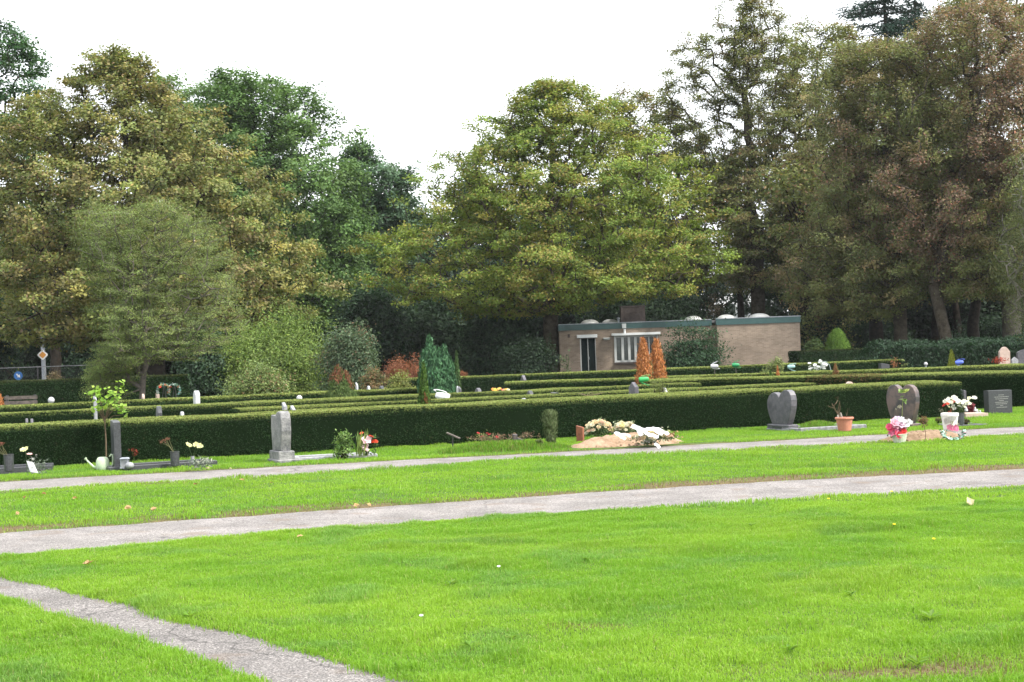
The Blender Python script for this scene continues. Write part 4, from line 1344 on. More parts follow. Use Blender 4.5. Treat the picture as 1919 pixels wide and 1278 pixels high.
bush('brush_heap', 'heap of dry reddish-brown clippings left of the cypress clump', 716, 806, 672, 63, [((.20, .085, .05), 4), ((.15, .06, .035), 3), ((.26, .13, .08), 1)], 9000, .12, 83, cat='brush heap', aspect=.18, shape=.4, group='heaps of dry clippings')
bush('brush_heap', 'low heap of dry reddish-brown clippings right of the cypress clump', 845, 882, 688, 63, [((.20, .085, .05), 4), ((.15, .06, .035), 3), ((.26, .13, .08), 1)], 4000, .12, 84, cat='brush heap', aspect=.18, shape=.4, group='heaps of dry clippings')
bush('dry_branches', 'bare brownish branches hanging low above the roof skylights', 1300, 1375, 545, 92, [((.12, .09, .06), 3), ((.09, .075, .05), 2)], 2600, .14, 85, aspect=.3, shape=.75)
# laurel bank: a long dense bank
def laurel():
    P0, P1 = atY(1650, 650, 68), atY(1990, 640, 72)
    d = P1 - P0
    L = math.hypot(d.x, d.y)
    root = thing('laurel_hedge', 'long glossy dark green laurel bank under the trees at the right', 'hedge', (P0.x, P0.y, 0), math.atan2(d.y, d.x))
    N = 30000
    x = RNG.uniform(-.2, L, N)
    h = (1.12 + fbm(x * .8, 2, 3) * .42) * np.clip((x + .5) / .9, .55, 1)
    a = RNG.uniform(-.1, math.pi * .75, N)
    y = 1.0 - np.cos(a) * (1.0 + RNG.normal(0, .05, N))
    z = np.clip(np.sin(a), 0, 1) ** .6 * h + RNG.normal(0, .07, N)
    low = RNG.rand(N) < .45
    z = np.where(low, RNG.uniform(0, 1, N) * h * .9, z)
    y = np.where(low, RNG.normal(0, .07, N), y)
    nr = np.stack([RNG.normal(0, .6, N), -np.cos(a) + RNG.normal(0, .5, N), np.abs(np.sin(a)) + RNG.normal(0, .5, N)], -1)
    mb = MB()
    leaves(mb, np.stack([x, y, np.abs(z)], -1), nr, RNG.uniform(.7, 1.3, N) * .15, pal(N, [((.018, .045, .022), 4), ((.028, .062, .030), 3), ((.012, .028, .014), 3)], .25), .38, t=np.stack([RNG.normal(0, .5, N), RNG.normal(-.3, .4, N), np.ones(N)], -1))
    mb.build('foliage', M['leaf'], root)
    mb = MB()
    n = 90
    xx = RNG.uniform(.2, L - .2, n)
    b = np.stack([xx, RNG.uniform(.7, 1.3, n), np.full(n, -.05)], -1)
    seg_tubes(mb, b, b + np.stack([RNG.normal(0, .3, n), RNG.normal(-.1, .35, n), RNG.uniform(.7, 1.0, n)], -1), np.full(n, .03), np.full(n, .01), 5)
    mb.build('stems', M['bark_dark'], root)
laurel()

# ------------------------------------------------------------------ conifers among the graves
P_CYP = [((.060, .135, .065), 4), ((.080, .175, .085), 3), ((.034, .080, .042), 3)]
P_ORANGE = [((.44, .18, .065), 4), ((.36, .14, .05), 3), ((.50, .23, .10), 2), ((.22, .09, .04), 1)]
P_CONE = [((.055, .105, .022), 4), ((.08, .14, .03), 3), ((.035, .07, .016), 2)]
cypress('cypress_clump', 'blue-green upright cypress clump with many pointed tips behind the hedges', 781, 853, 652, 43, P_CYP, 16000, .12, 91,
        prof=[(0, .9), (.3, 1.0), (.6, .95), (.82, .7), (1.0, .08)],
        tops=[(-.62, .97, .36), (-.35, 1.16, .34), (-.1, 1.0, .40), (.15, .97, .42), (.42, 1.02, .38), (.66, .84, .34), (0, .8, .85)], jag=.04)
cypress('slim_cypress', 'slim green cypress standing apart at the right of the clump', 848, 862, 660, 45, [((.05, .09, .03), 3), ((.075, .12, .045), 2)], 1800, .09, 92)
cypress('cone_conifer', 'small bright green pointed conifer just behind the nearest hedge', 777, 810, 682, 31.6, P_CONE, 5000, .06, 93, patch=([((.16, .07, .03), 1)], .70, -.5), prof=[(0, .9), (.12, 1.0), (.35, .85), (.6, .55), (.85, .25), (1, .03)])
cypress('double_conifer', 'cone-shaped conifer with two rust-brown tips behind the hedges', 607, 670, 686, 41, [((.08, .125, .04), 4), ((.11, .15, .05), 3), ((.05, .08, .026), 2)], 8000, .065, 94,
        tops=[(-.20, 1.0, .86), (.26, .90, .82)], patch=([((.17, .075, .045), 3), ((.22, .11, .06), 1)], 1.05, 1.6), prof=[(0, 1.0), (.25, .98), (.5, .82), (.72, .55), (.9, .28), (1, .05)])
cypress('dead_conifer', 'left one of the orange pair of dead pointed conifers', 1190, 1220, 636, 44.5, P_ORANGE, 5500, .075, 95, group='dead orange conifers', patch=([((.12, .13, .05), 1)], .74, -.4), prof=[(0, .95), (.35, 1.0), (.6, .90), (.78, .62), (.9, .34), (1, .05)], jag=.15)
cypress('dead_conifer', 'right one of the orange pair of dead pointed conifers', 1214.5, 1245, 638, 45.0, P_ORANGE, 5500, .075, 96, group='dead orange conifers', prof=[(0, .95), (.35, 1.0), (.6, .86), (.78, .58), (.9, .30), (1, .05)], jag=.15)
cypress('dead_conifer', 'tiny dead orange conifer behind the right-hand hedges', 1451, 1463, 687, 43, P_ORANGE, 1100, .05, 97, group='dead orange conifers')
cypress('dead_conifer', 'orange dead conifer cut off by the left edge of the picture', -24, 8, 726, 44.6, P_ORANGE, 3500, .07, 98, group='dead orange conifers')
cypress('small_conifer', 'tiny green conifer beside the tiny dead orange one', 1437, 1451, 694, 43, P_CONE, 1300, .05, 99)
cypress('browning_conifer', 'small rounded conifer browned in the middle behind the broad right hedge', 1556, 1575, 682, 45, [((.10, .12, .04), 3), ((.14, .15, .05), 2)], 1800, .05, 100, patch=([((.22, .10, .05), 2), ((.16, .08, .04), 1)], .47, .1), prof=[(0, 1), (.4, .9), (.7, .65), (.92, .3), (1, .1)])
cypress('egg_shaped_bush', 'clipped egg-shaped bright green bush right of the brick building', 1544, 1594, 617, 80.5, [((.095, .175, .028), 4), ((.13, .22, .036), 3), ((.07, .13, .022), 2)], 9000, .10, 101, cat='topiary', prof=[(0, .92), (.25, 1.0), (.5, .95), (.7, .80), (.88, .55), (.96, .32), (1, .12)], upw=.3, jag=.03)
cypress('yellow_conifer', 'bright yellow-green pointed conifer behind the far right hedge', 1775, 1791, 656, 62, [((.20, .24, .03), 3), ((.26, .28, .05), 2)], 2200, .08, 102)
cypress('juniper', 'loose grey-green upright juniper against the nearest hedge', 1017, 1043, 769, 27.6, [((.09, .12, .05), 4), ((.12, .15, .07), 3), ((.055, .08, .03), 2)], 2600, .055, 103, prof=[(0, .3), (.2, .6), (.45, .8), (.75, 1.0), (.93, .9), (1, .55)], jag=.16)

# ================================================================== GRAVES AND THINGS ON THEM
GR = HROT                         # kerbs run along the hedge
BR = HROT - math.pi / 2           # broad faces of the stones look along the hedge

def gz(p):
    return float(lawn_z(np.array([p.x]), np.array([p.y]))[0])

def arch(w, h, n=12, rise=.12, sh=0.0):
    "rectangle with a curved top"
    pts = [(-w / 2, 0), (w / 2, 0)]
    for i in range(n + 1):
        x = w / 2 - w * i / n
        pts.append((x, h - rise + rise * math.cos(math.pi * (x / w)) + sh * x))
    return pts

def heart(w, h, skew=.0):
    q = [(-.60, 0), (.60, 0), (.74, .14), (.88, .32), (.98, .52), (1.0, .68), (.95, .82), (.82, .93), (.62, .99), (.42, 1.0), (.24, .96), (.10, .89), (.0, .82),
         (-.10, .89), (-.24, .96), (-.42, 1.0), (-.62, .99), (-.82, .93), (-.95, .82), (-1.0, .68), (-.98, .52), (-.88, .32), (-.74, .14)]
    return [(x * w / 2, z * h * (1 + skew * x)) for x, z in q]

def stone(name, label, p, outline, th, rz, mat, plinth=None, pmat=None, bev=.015, z0=0.0, group=None, pshift=(0, 0), cat='headstone'):
    root = thing(name, label, cat, (p.x, p.y, z0), rz, group)
    h0 = 0
    if plinth:
        w, d, h0 = plinth
        mb = MB()
        box(mb, (pshift[0], pshift[1], h0 / 2 - .03), (w, d, h0 + .06), bev=.012)
        mb.build('plinth', pmat or mat, root)
    mb = MB()
    prism(mb, outline, th, bev, c=(0, 0, h0 - .003))
    mb.build('slab', mat, root)
    return root

def kerb(label, pa, pb, depth, h=.10, wd=.10, mat='kerb', name='grave_kerb', fill=None, z0=0.0):
    "stone border of a grave from its near left corner to its near right corner"
    d = pb - pa
    L = math.hypot(d.x, d.y)
    root = thing(name, label, 'grave border', (pa.x, pa.y, z0), math.atan2(d.y, d.x))
    mb = MB()
    box(mb, (L / 2, wd / 2, h / 2 - .04), (L, wd, h + .08), bev=.012)
    box(mb, (L / 2, depth - wd / 2, h / 2 - .04), (L, wd, h + .08), bev=.012)
    box(mb, (wd / 2, depth / 2, h / 2 - .045), (wd - .004, depth - 2 * wd - .004, h + .07), bev=.012)
    box(mb, (L - wd / 2, depth / 2, h / 2 - .045), (wd - .004, depth - 2 * wd - .004, h + .07), bev=.012)
    mb.build('border', M[mat], root)
    mb = MB()
    box(mb, (L / 2, depth / 2, h * .5 - .06), (L - 2 * wd - .01, depth - 2 * wd - .01, h * .6), bev=.005)
    mb.build('bed', M[fill or 'soil'], root)
    return root

def blossom(mb, c, r, col, n=6, nrm=None, layers=2, mi=0):
    c = np.array(c, float)
    nrm = unit(np.array(nrm if nrm is not None else (RNG.normal(0, .5), -.6 + RNG.normal(0, .3), .8)))
    a = unit(np.cross(nrm, (0.3, .9, .1)))
    b = np.cross(nrm, a)
    for L in range(layers):
        k = n if L == 0 else max(3, n - 1)
        rr = r * (1 - .38 * L)
        ang = np.arange(k) * 2 * math.pi / k + L * .4 + RNG.rand()
        rad = a[None] * np.cos(ang)[:, None] + b[None] * np.sin(ang)[:, None]
        up = .25 + .5 * L
        t = rad * 1.0 + nrm * up
        p = c + t * rr * .5 + nrm * .1 * r
        nr = nrm[None] * 1.0 - rad * up
        leaves(mb, p, nr, np.full(k, rr), np.array(col) * RNG.uniform(.85, 1.1, (k, 1)), .95, t=t, fold=.18, mi=mi)

def flower_stem(mb, base, tip, r=.004, col=(.06, .11, .03), mi=0):
    base, tip = np.array(base, float), np.array(tip, float)
    m = (base + tip) / 2 + RNG.normal(0, .012, 3)
    tube(mb, [base, m, tip], [r, r, r * .7], 5, col, mi)

def twigs(mb, base, n, h, spread, col, r=.004, heads=None):
    for _ in range(n):
        tip = np.array(base) + np.array([RNG.normal(0, spread), RNG.normal(0, spread * .7), h * RNG.uniform(.7, 1.1)])
        flower_stem(mb, base, tip, r, col)
        if heads:
            m = 9
            leaves(mb, tip + RNG.normal(0, heads[1], (m, 3)), RNG.normal(size=(m, 3)), np.full(m, heads[1] * 1.6), pal(m, heads[0], .25), .6)

def leafy(mb, c, r, n, size, palette, aspect=.5, up=.5, mi=0):
    p = np.array(c) + RNG.normal(size=(n, 3)) * np.array(r) * .55
    leaves(mb, p, RNG.normal(0, .6, (n, 3)) + np.array([0, -.2, up]), RNG.uniform(.7, 1.3, n) * size, pal(n, palette, .25), aspect, mi=mi)

GREENS = [((.06, .11, .03), 3), ((.09, .145, .04), 2)]
GREYG = [((.13, .16, .12), 3), ((.19, .21, .17), 2), ((.08, .11, .07), 2)]

# ---- far left grave
pA, pB = at(-60, 893), at(98, 885)
kerb('dark stone grave border cut off by the left edge of the picture', pA, pB, .75, .11, .10, 'granite_dark', fill='granite_dark')
def vase(label, p, h, r, z0, mat='granite_dark', rot=None):
    root = thing('vase', label, 'vase', (p.x, p.y, z0))
    mb = MB()
    lathe(mb, [(r * .72, 0), (r * .9, h * .05), (r * .98, h * .5), (r * 1.0, h * .94), (r * 1.06, h), (r * .86, h), (r * .8, h * .8), (.01, h * .78)], k=18)
    mb.build('vessel', M[mat], root, smooth=False)
    return root
def bouquet(name, label, p, z0, build, cat='flowers', group=None):
    root = thing(name, label, cat, (p.x, p.y, z0), 0, group)
    mb = MB()
    build(mb)
    mb.build('stems', M['petal'], root)
    return root
p = at(17, 884, .12); p.z = 0
vase('dark stone vase with dry stems, at the left edge of the picture', p, .26, .075, .125)
bouquet('dried_flowers', 'dry brown flower stems leaning left out of the vase at the left edge', p, .33, lambda mb: [(lambda t: (flower_stem(mb, (0, 0, 0), t, .004, (.14, .13, .06)), leafy(mb, t, (.03, .03, .03), 14, .03, [((.26, .10, .06), 2), ((.18, .07, .05), 2)])))((-.10 - .03 * k + RNG.normal(0, .03), RNG.normal(0, .04), .20 + .03 * RNG.rand())) for k in range(5)], 'dried flowers')
p = at(53, 886, .11)
bouquet('flower_stalks', 'thin stalks with one pale yellow and one pink flower on the far left grave', p, .11, lambda mb: (flower_stem(mb, (-.02, 0, 0), (-.03, 0, .33)), blossom(mb, (-.06, 0, .34), .06, (.75, .76, .38)), blossom(mb, (-.01, -.02, .355), .05, (.75, .75, .4)),
        flower_stem(mb, (0, 0, 0), (.03, 0, .26)), blossom(mb, (.035, -.02, .27), .05, (.80, .5, .48))))
p = at(66, 886, .11)
bouquet('silver_plant', 'small silvery plant with a white card on the far left grave', p, .11, lambda mb: (leafy(mb, (.05, 0, .08), (.13, .08, .10), 150, .045, GREYG), leafy(mb, (-.02, 0, .16), (.05, .05, .08), 30, .04, [((.35, .36, .33), 1)]),
        prism(mb, [(-.05, 0), (.07, -.02), (.0, .14), (-.10, .17)], .012, .002, (.66, .68, .70), c=(.0, -.08, .02))), 'plant')

# ---- maple sapling
p = at(199, 872)
root = thing('maple_sapling', 'thin young maple with a few bright lime-green leaves before the nearest hedge', 'sapling', (p.x, p.y, gz(p)))
mb = MB()
H = atY(199, 782, p.y).z
tube(mb, [(0, 0, -.05), (.01, 0, H * .5), (.0, 0, H)], [.016, .013, .011], 6)
tipsS = []
for px, py in ((176, 745), (186, 737), (192, 752), (210, 742), (222, 729), (214, 752), (224, 762), (229, 780), (183, 768), (205, 760), (219, 738)):
    q = atY(px, py, p.y)
    e = np.array([q.x - p.x, RNG.normal(0, .09), q.z])
    tipsS.append(e)
    m = np.array([e[0] * .45, e[1] * .5, H + (e[2] - H) * .4])
    tube(mb, [(0, 0, H - .05 - .05 * RNG.rand()), m, e], [.007, .005, .003], 5)
for _ in range(14):
    e = np.array([RNG.normal(0, .10), RNG.normal(0, .1), H + RNG.uniform(0, .16)])
    tube(mb, [(0, 0, H - .06), e], [.005, .002], 4)
mb.build('trunk', M['twig'], root)
mb = MB()
for e in tipsS:
    n = 13
    leaves(mb, e + RNG.normal(0, .055, (n, 3)), RNG.normal(0, .5, (n, 3)) + np.array([0, -.2, .8]), RNG.uniform(.06, .11, n), pal(n, [((.20, .33, .04), 3), ((.28, .42, .07), 2), ((.13, .24, .03), 2)], .15), .85)
mb.build('crown', M['leaf'], root)

def watering_can(label, p, z0, L, col, rz=0.0, tilt=0.0, lie=False, group='watering cans'):
    "moulded can: tapering oval body, long spout with rose, loop handle"
    root = thing('watering_can', label, 'watering can', (p.x, p.y, z0), rz, group)
    root.rotation_euler = (0, tilt, rz)
    root.scale = (1, 1, 2.0 if abs(tilt) > .5 else 1)
    lying = abs(tilt) > .5
    b = L * (.27 if lying else .34)
    mb = MB()
    lathe(mb, [(b * .62, 0), (b * .66, b * .05), (b * .70, b * .55), (b * .66, b * 1.0), (b * .5, b * 1.28), (b * .30, b * 1.36), (b * .27, b * 1.30)], k=18, sy=.72, col=col)
    mb.build('body', M['paint'], root, smooth=True)
    mb = MB()
    tube(mb, [(-b * .5, 0, b * .25), (-b * .95, 0, b * .42), (-b * 1.35, 0, b * .82), (-b * 1.62, 0, b * 1.12)], [b * .17, b * .12, b * .085, b * .08], 8, col)
    sp = mb.build('spout', M['paint'], root, smooth=True)
    mb = MB()
    tube(mb, [(-b * 1.60, 0, b * 1.10), (-b * 1.74, 0, b * 1.26), (-b * 1.76, 0, b * 1.28)], [b * .08, b * .17, b * .14], 10, np.array(col) * .8)
    mb.build('rose', M['paint'], sp)
    mb = MB()
    t = np.linspace(-.25, 1.0, 11)
    pts = [(b * (.35 + .70 * math.sin(math.pi * (u * .5 + .28))), 0, b * (1.36 - 1.05 * max(0, u) + .32 * math.sin(math.pi * max(0, min(1, u + .25))))) for u in t]
    tube(mb, pts, b * .075, 8, col)
    mb.build('handle', M['paint'], root, smooth=True)
    return root
p = at(193, 882)
watering_can('pale mint watering can standing in the grass beside the dark pillar headstone', p, gz(p), .47, (.46, .55, .38), 0.0, .0)

# ---- dark pillar headstone with its grave
p = at(219, 881)
stone('pillar_headstone', 'tall narrow dark headstone with a bright slanted top, left of the dark stone border', p, [(-.16, 0), (.16, 0), (.16, .70), (.05, .725), (-.16, .735)], .11, BR + .06, M['granite_dark'], (.52, .32, .07), M['granite_dark'], bev=.008)
kerb('dark stone grave border right of the tall narrow headstone', at(236, 884), at(408, 873), .62, .09, .09, 'granite_dark')
p = at(234, 872, .09)
root = thing('lantern', 'little square glass lantern at the foot of the tall narrow headstone', 'lantern', (p.x, p.y, .05))
mb = MB()
for sx in (-.05, .05):
    for sy in (-.05, .05):
        box(mb, (sx, sy, .075), (.014, .014, .15))
box(mb, (0, 0, .005), (.13, .13, .02)); box(mb, (0, 0, .155), (.14, .14, .02), taper=.7)
mb.build('frame', M['steel'], root)
mb = MB(); box(mb, (0, 0, .08), (.085, .085, .12)); mb.build('pane', M['granite_pale'], root)
p = at(243, 873, .09)
mb = MB(); ellipsoid(mb, (0, 0, .035), (.07, .06, .055), 12, 8, jit=.06)
tag(mb.build('pebble', M['granite_pale'], None, (p.x, p.y, .06), smooth=True), 'pale round stone beside the little lantern', 'stone')
p = at(251, 868)
bouquet('red_flowers', 'loose dark red flower sprig against the hedge right of the tall narrow headstone', p, 0, lambda mb: [(flower_stem(mb, (0, .05, 0), t, .003), leafy(mb, t, (.05, .03, .05), 10, .045, [((.28, .05, .03), 2), ((.20, .04, .03), 2)]))
        for t in [(-.03, .03, .24), (.03, .04, .20), (.0, .02, .16), (-.38, .1, .25)]], 'flowers')
p = at(328, 869, .09)
vase('dark stone vase with dry stems on the grave right of the tall narrow headstone', p, .235, .072, .05)
bouquet('dried_flowers', 'dry reddish flower stems leaning left out of the vase right of the tall narrow headstone', p, .24, lambda mb: [(lambda t: (flower_stem(mb, (0, 0, 0), t, .004, (.15, .15, .07)), leafy(mb, t, (.03, .03, .025), 14, .03, [((.24, .11, .07), 2), ((.18, .08, .05), 2)])))((-.09 - .03 * k, RNG.normal(0, .03), .25 - .012 * k)) for k in range(5)], 'dried flowers')
p = at(361, 864, .09)
vase('small pale vase at the back of the grave beside the silvery plant', p, .12, .03, .05, 'granite_pale')
bouquet('pale_flowers', 'pale yellow flowers on thin stems above the silvery plant', p, .15, lambda mb: [(flower_stem(mb, (0, 0, 0), t, .003), blossom(mb, t, .055, (.72, .72, .36)), blossom(mb, (t[0] + .03, t[1], t[2] - .01), .04, (.66, .68, .34))) for t in [(-.07, 0, .20), (.06, 0, .20), (.12, -.02, .18)]])
p = at(373, 873, .09)
bouquet('silver_plant', 'low silvery plant at the right end of the dark stone border', p, .05, lambda mb: (leafy(mb, (.0, 0, .08), (.20, .10, .07), 260, .05, GREYG, .35, .4), leafy(mb, (.1, 0, .1), (.12, .1, .06), 60, .05, [((.34, .36, .28), 1)], .35)), 'plant')

# ---- marble headstone
p = at(529, 867)
out = [(-.27, 0), (.24, 0), (.25, .10), (.31, .42), (.30, .68), (.26, .79), (.18, .83), (.06, .81), (-.02, .74), (-.07, .735), (-.29, .74), (-.32, .5), (-.29, .2)]
ms = stone('marble_headstone', 'weathered grey-white marble headstone with a carved wavy outline', p, [(x * .92, z * .78) for x, z in out], .17, BR + .10, M['marble'], (.54, .27, .20), M['marble'], bev=.012)
mb = MB(); box(mb, (.02, .04, .02), (.60, .42, .09), bev=.012); mb.build('step', M['marble'], ms)
kerb('pale stone grave border right of the marble headstone', at(556, 866), at(708, 858), .62, .07, .10, 'granite_pale')
p = at(643, 860, .03)
bush('young_shrub', 'young leafy green shrub on the grave of the marble headstone', 622, 664, 815, p.y, [((.10, .17, .045), 3), ((.15, .22, .07), 2), ((.07, .12, .035), 2)], 900, .05, 111, aspect=.6, spread=.28, stems=5)
p = at(676, 858, .03)
root = thing('sword_leaf_plant', 'tall plant with upright sword-shaped leaves next to pink and red flowers', 'plant', (p.x, p.y, .03))
mb = MB()
n = 34
bx_ = RNG.normal(0, .035, n); L = RNG.uniform(.2, .50, n); an = RNG.normal(.0, .16, n) + .06
pos = np.stack([bx_ + np.sin(an) * L / 2, RNG.normal(0, .03, n), np.cos(an) * L / 2], -1)
leaves(mb, pos, np.stack([RNG.normal(0, .2, n), -np.ones(n), RNG.normal(0, .3, n)], -1), L, pal(n, [((.16, .22, .06), 3), ((.22, .26, .08), 2), ((.10, .16, .04), 2)], .15), .075, t=np.stack([np.sin(an), RNG.normal(0, .1, n), np.cos(an)], -1), fold=.02)
mb.build('blades', M['leaf'], root)
p = at(690, 857, .03)
bouquet('gladiolus', 'drooping pale pink bloom with bright red flowers beside the sword-leaved plant', p, .03, lambda mb: (
    flower_stem(mb, (0, 0, 0), (0, 0, .30), .008, (.35, .30, .22)), [blossom(mb, (-.03 + RNG.normal(0, .02), -.05, .28 - .04 * k), .10 - .012 * k, (.80, .58, .60), 5) for k in range(5)],
    blossom(mb, (.06, -.05, .33), .055, (.55, .05, .02)), blossom(mb, (.13, -.03, .25), .05, (.55, .07, .03)), blossom(mb, (.10, -.04, .255), .045, (.5, .05, .02)), blossom(mb, (-.09, 0, .39), .04, (.7, .16, .06)),
    [leafy(mb, t, (.06, .05, .05), 14, .07, GREENS) for t in ((.12, 0, .20), (.10, 0, .33), (.08, 0, .06), (-.03, .02, .08))]))

# ---- plaque on a stake and the overgrown grave
p = at(849, 846)
root = thing('grave_plaque', 'small tilted dark plaque on a stake before the nearest hedge', 'plaque', (p.x, p.y, 0))
mb = MB(); box(mb, (0, 0, .12), (.025, .025, .28)); mb.build('stake', M['metal_dark'], root)
mb = MB(); prism(mb, [(-.12, .02), (.11, -.09), (.125, -.075), (-.105, .035)], .16, .004, c=(.01, 0, .30)); mb.build('plate', M['wood_grey'], root)
def mound(name, label, pl, pr, depth, h, mat, n=60, cat='earth mound', skew=0.0, z0=-.03):
    c = (pl + pr) / 2
    d = pr - pl
    L = math.hypot(d.x, d.y)
    nx, ny = 56, 28
    x = np.linspace(-1, 1, nx); y = np.linspace(-1, 1, ny)
    X, Y = np.meshgrid(x, y)
    s = RNG.uniform(0, 50)
    rr = np.clip(1 - (np.abs(X) ** 2.2 + np.abs(Y) ** 2.0), 0, 1) ** 1.0
    Z = rr * h * (1 + skew * X) * (.72 + .56 * fbm(X * 2.2 + s, Y * 2 + s, 3)) + (fbm(X * 14 + s, Y * 7, 3) - .5) * .07 * min(1, h / .18) * (rr > .02)
    mb = MB()
    idx = np.arange(nx * ny).reshape(ny, nx)
    F = np.stack([idx[:-1, :-1], idx[:-1, 1:], idx[1:, 1:], idx[1:, :-1]], -1).reshape(-1, 4)
    jx = (fbm(Y * 3 + s, X * 3, 2) - .5) * .12
    mb.add(np.stack([X * L / 2 * (1 + jx * .4), Y * depth / 2 * (1 + jx), Z], -1), F)
    # loose clods
    for _ in range(n):
        a, b = RNG.uniform(-.8, .8), RNG.uniform(-.9, .5)
        zz = max(0, 1 - (abs(a) ** 2.2 + abs(b) ** 2.0)) * h * .95 * (1 + skew * a)
        r = RNG.uniform(.008, .026)
        ellipsoid(mb, (a * L / 2, b * depth / 2, zz), (r, r, r * .7), 6, 4, jit=.4)
    root = mb.build(name, M[mat], None, (c.x, c.y, z0), math.atan2(d.y, d.x), smooth=True)
    return tag(root, label, cat)
def grass_mound(name, label, pl, pr, depth, h, n=6500):
    c = (pl + pr) / 2; d = pr - pl; L = math.hypot(d.x, d.y)
    o = mound(name, label, pl, pr, depth, h, 'soil', 0, 'grave mound')
    mb = MB()
    a, b = RNG.uniform(-.97, .97, n), RNG.uniform(-.97, .97, n)
    rr = 1 - (np.abs(a) ** 2.2 + np.abs(b) ** 2.0)
    k = rr > .02
    a, b, rr = a[k], b[k], rr[k]
    z = rr * h * .9
    m = len(a)
    Lg = RNG.uniform(.06, .14, m)
    leaves(mb, np.stack([a * L / 2, b * depth / 2, z + Lg * .35], -1), np.stack([RNG.normal(0, .6, m), -np.ones(m), RNG.normal(0, .3, m)], -1), Lg, pal(m, [((.11, .24, .02), 4), ((.16, .30, .03), 3), ((.20, .24, .06), 1), ((.24, .19, .10), .5)], .2), .09, t=np.stack([RNG.normal(0, .45, m), RNG.normal(0, .3, m), np.ones(m)], -1), fold=.02)
    mb.build('grass_cover', M['grass'], o)
    return o
grass_mound('grave_mound', 'grass-grown grave mound between the tilted plaque and the sandy mound', at(818, 852), at(1074, 843), .75, .16, 9000)
p = at(1000, 838)
bouquet('rose_plant', 'low rose plant with small red blooms on the grass-grown mound', at(908, 842), .10, lambda mb: (leafy(mb, (0, 0, .10), (.14, .08, .08), 160, .04, [((.14, .17, .05), 3), ((.20, .19, .07), 2)]), [blossom(mb, t, .035, (.42, .03, .04)) for t in ((-.10, -.05, .18), (.06, -.06, .17), (.10, -.04, .15), (-.03, -.06, .12), (.22, -.05, .10))]), 'rose')
bouquet('dry_weeds', 'dry brownish weeds along the top of the grass-grown mound', at(945, 842), .10, lambda mb: twigs(mb, (0, .05, 0), 40, .14, .26, (.15, .13, .07), .003, ([((.19, .14, .08), 2), ((.22, .12, .09), 1)], .018)), 'weeds')
p = at(972, 842)
stone('small_headstone', 'small broken reddish-brown stone block on the grass-grown mound', p, [(-.10, 0), (.10, 0), (.10, .09), (-.02, .14), (-.02, .19), (-.10, .20)], .10, 0.1, M['granite_red'], z0=.07)
bush('round_plant', 'low rounded grey-green plant left of the loose juniper', 1003, 1024, 821, 26.6, [((.09, .12, .04), 3), ((.13, .15, .06), 2)], 500, .04, 112)
p = at(1021, 842)

# ---- sandy mound with funeral flowers
pl, pr = at(1062, 843), at(1278, 826)
mound('sand_mound', 'fresh sandy burial mound covered with funeral wreaths and white ribbons', pl, pr, 1.3, .22, 'sand', 160)
p = at(1088, 831)
root = stone('grave_post', 'short reddish-brown wooden grave post at the left end of the sandy mound', p, [(-.075, -.05), (.075, -.05), (.075, .27), (-.075, .30)], .045, BR + .5, M['wood_red'], z0=.02, bev=.006, cat='grave post')
def funeral(name, label, px0, px1, pytop, pybase, cols, n, seed, sprays=6, extra=None, zb=.16):
    p = at((px0 + px1) / 2, pybase, zb)
    w = (px1 - px0) / FPX * p.y
    h = (pybase - pytop) / FPX * p.y
    root = thing(name, label, 'flower arrangement', (p.x, p.y, zb - .02), HROT * .6)
    mb = MB()
    leafy(mb, (0, -.03, h * .33), (w * .46, w * .28, h * .30), int(9 * n), .045, [((.05, .09, .035), 3), ((.09, .14, .06), 2), ((.15, .18, .09), 1.5)], .4, .5)
    for k in range(sprays):
        x = RNG.uniform(-.4, .4) * w
        leafy(mb, (x, RNG.normal(0, .05), h * RNG.uniform(.7, .95)), (.035, .03, .06), 16, .045, [((.45, .48, .38), 2), ((.30, .34, .22), 2)], .4, .5)
    mb.build('greenery', M['leaf'], root)
    mb = MB()
    for k in range(n):
        a = RNG.uniform(0, 2 * math.pi)
        u = RNG.rand() ** .5
        x, y = math.cos(a) * u * w * .46, math.sin(a) * u * w * .30
        z = h * (.25 + .62 * math.sqrt(max(0, 1 - u * u))) + RNG.normal(0, .015)
        blossom(mb, (x, y - .02, z), RNG.uniform(.035, .062), cols[RNG.randint(len(cols))], 6, (x * 2, y * 2 - .5, .8))
    mb.build('blooms', M['petal'], root)
    return root
CREAM = [(.50, .44, .24), (.56, .52, .36), (.52, .33, .23), (.46, .44, .30), (.54, .40, .22), (.42, .40, .28)]
funeral('funeral_bouquet', 'big rounded bouquet of cream and peach roses at the left of the sandy mound', 1093, 1150, 783, 818, CREAM, 85, 1, 7, zb=.08)
funeral('funeral_bouquet', 'second smaller bouquet of cream and yellow roses in the middle of the sandy mound', 1148, 1192, 789, 813, CREAM + [(.55, .50, .2)], 60, 2, 6, zb=.16)
funeral('funeral_wreath', 'flat cream flower spray under the white ribbons at the right of the sandy mound', 1186, 1264, 807, 823, CREAM, 75, 3, 4, zb=.13)
funeral('loose_flowers', 'small loose white flowers lying on the front of the sandy mound', 1198, 1230, 820, 832, [(.55, .53, .42), (.55, .55, .5)], 16, 4, 0, zb=.06)
bouquet('dry_leaf_bunch', 'rusty dry leaves at the right end of the flower spray', at(1254, 822, .12), .12, lambda mb: leafy(mb, (0, 0, .05), (.14, .08, .06), 140, .05, [((.30, .15, .07), 3), ((.40, .24, .12), 2), ((.35, .32, .16), 1)]), 'leaves')
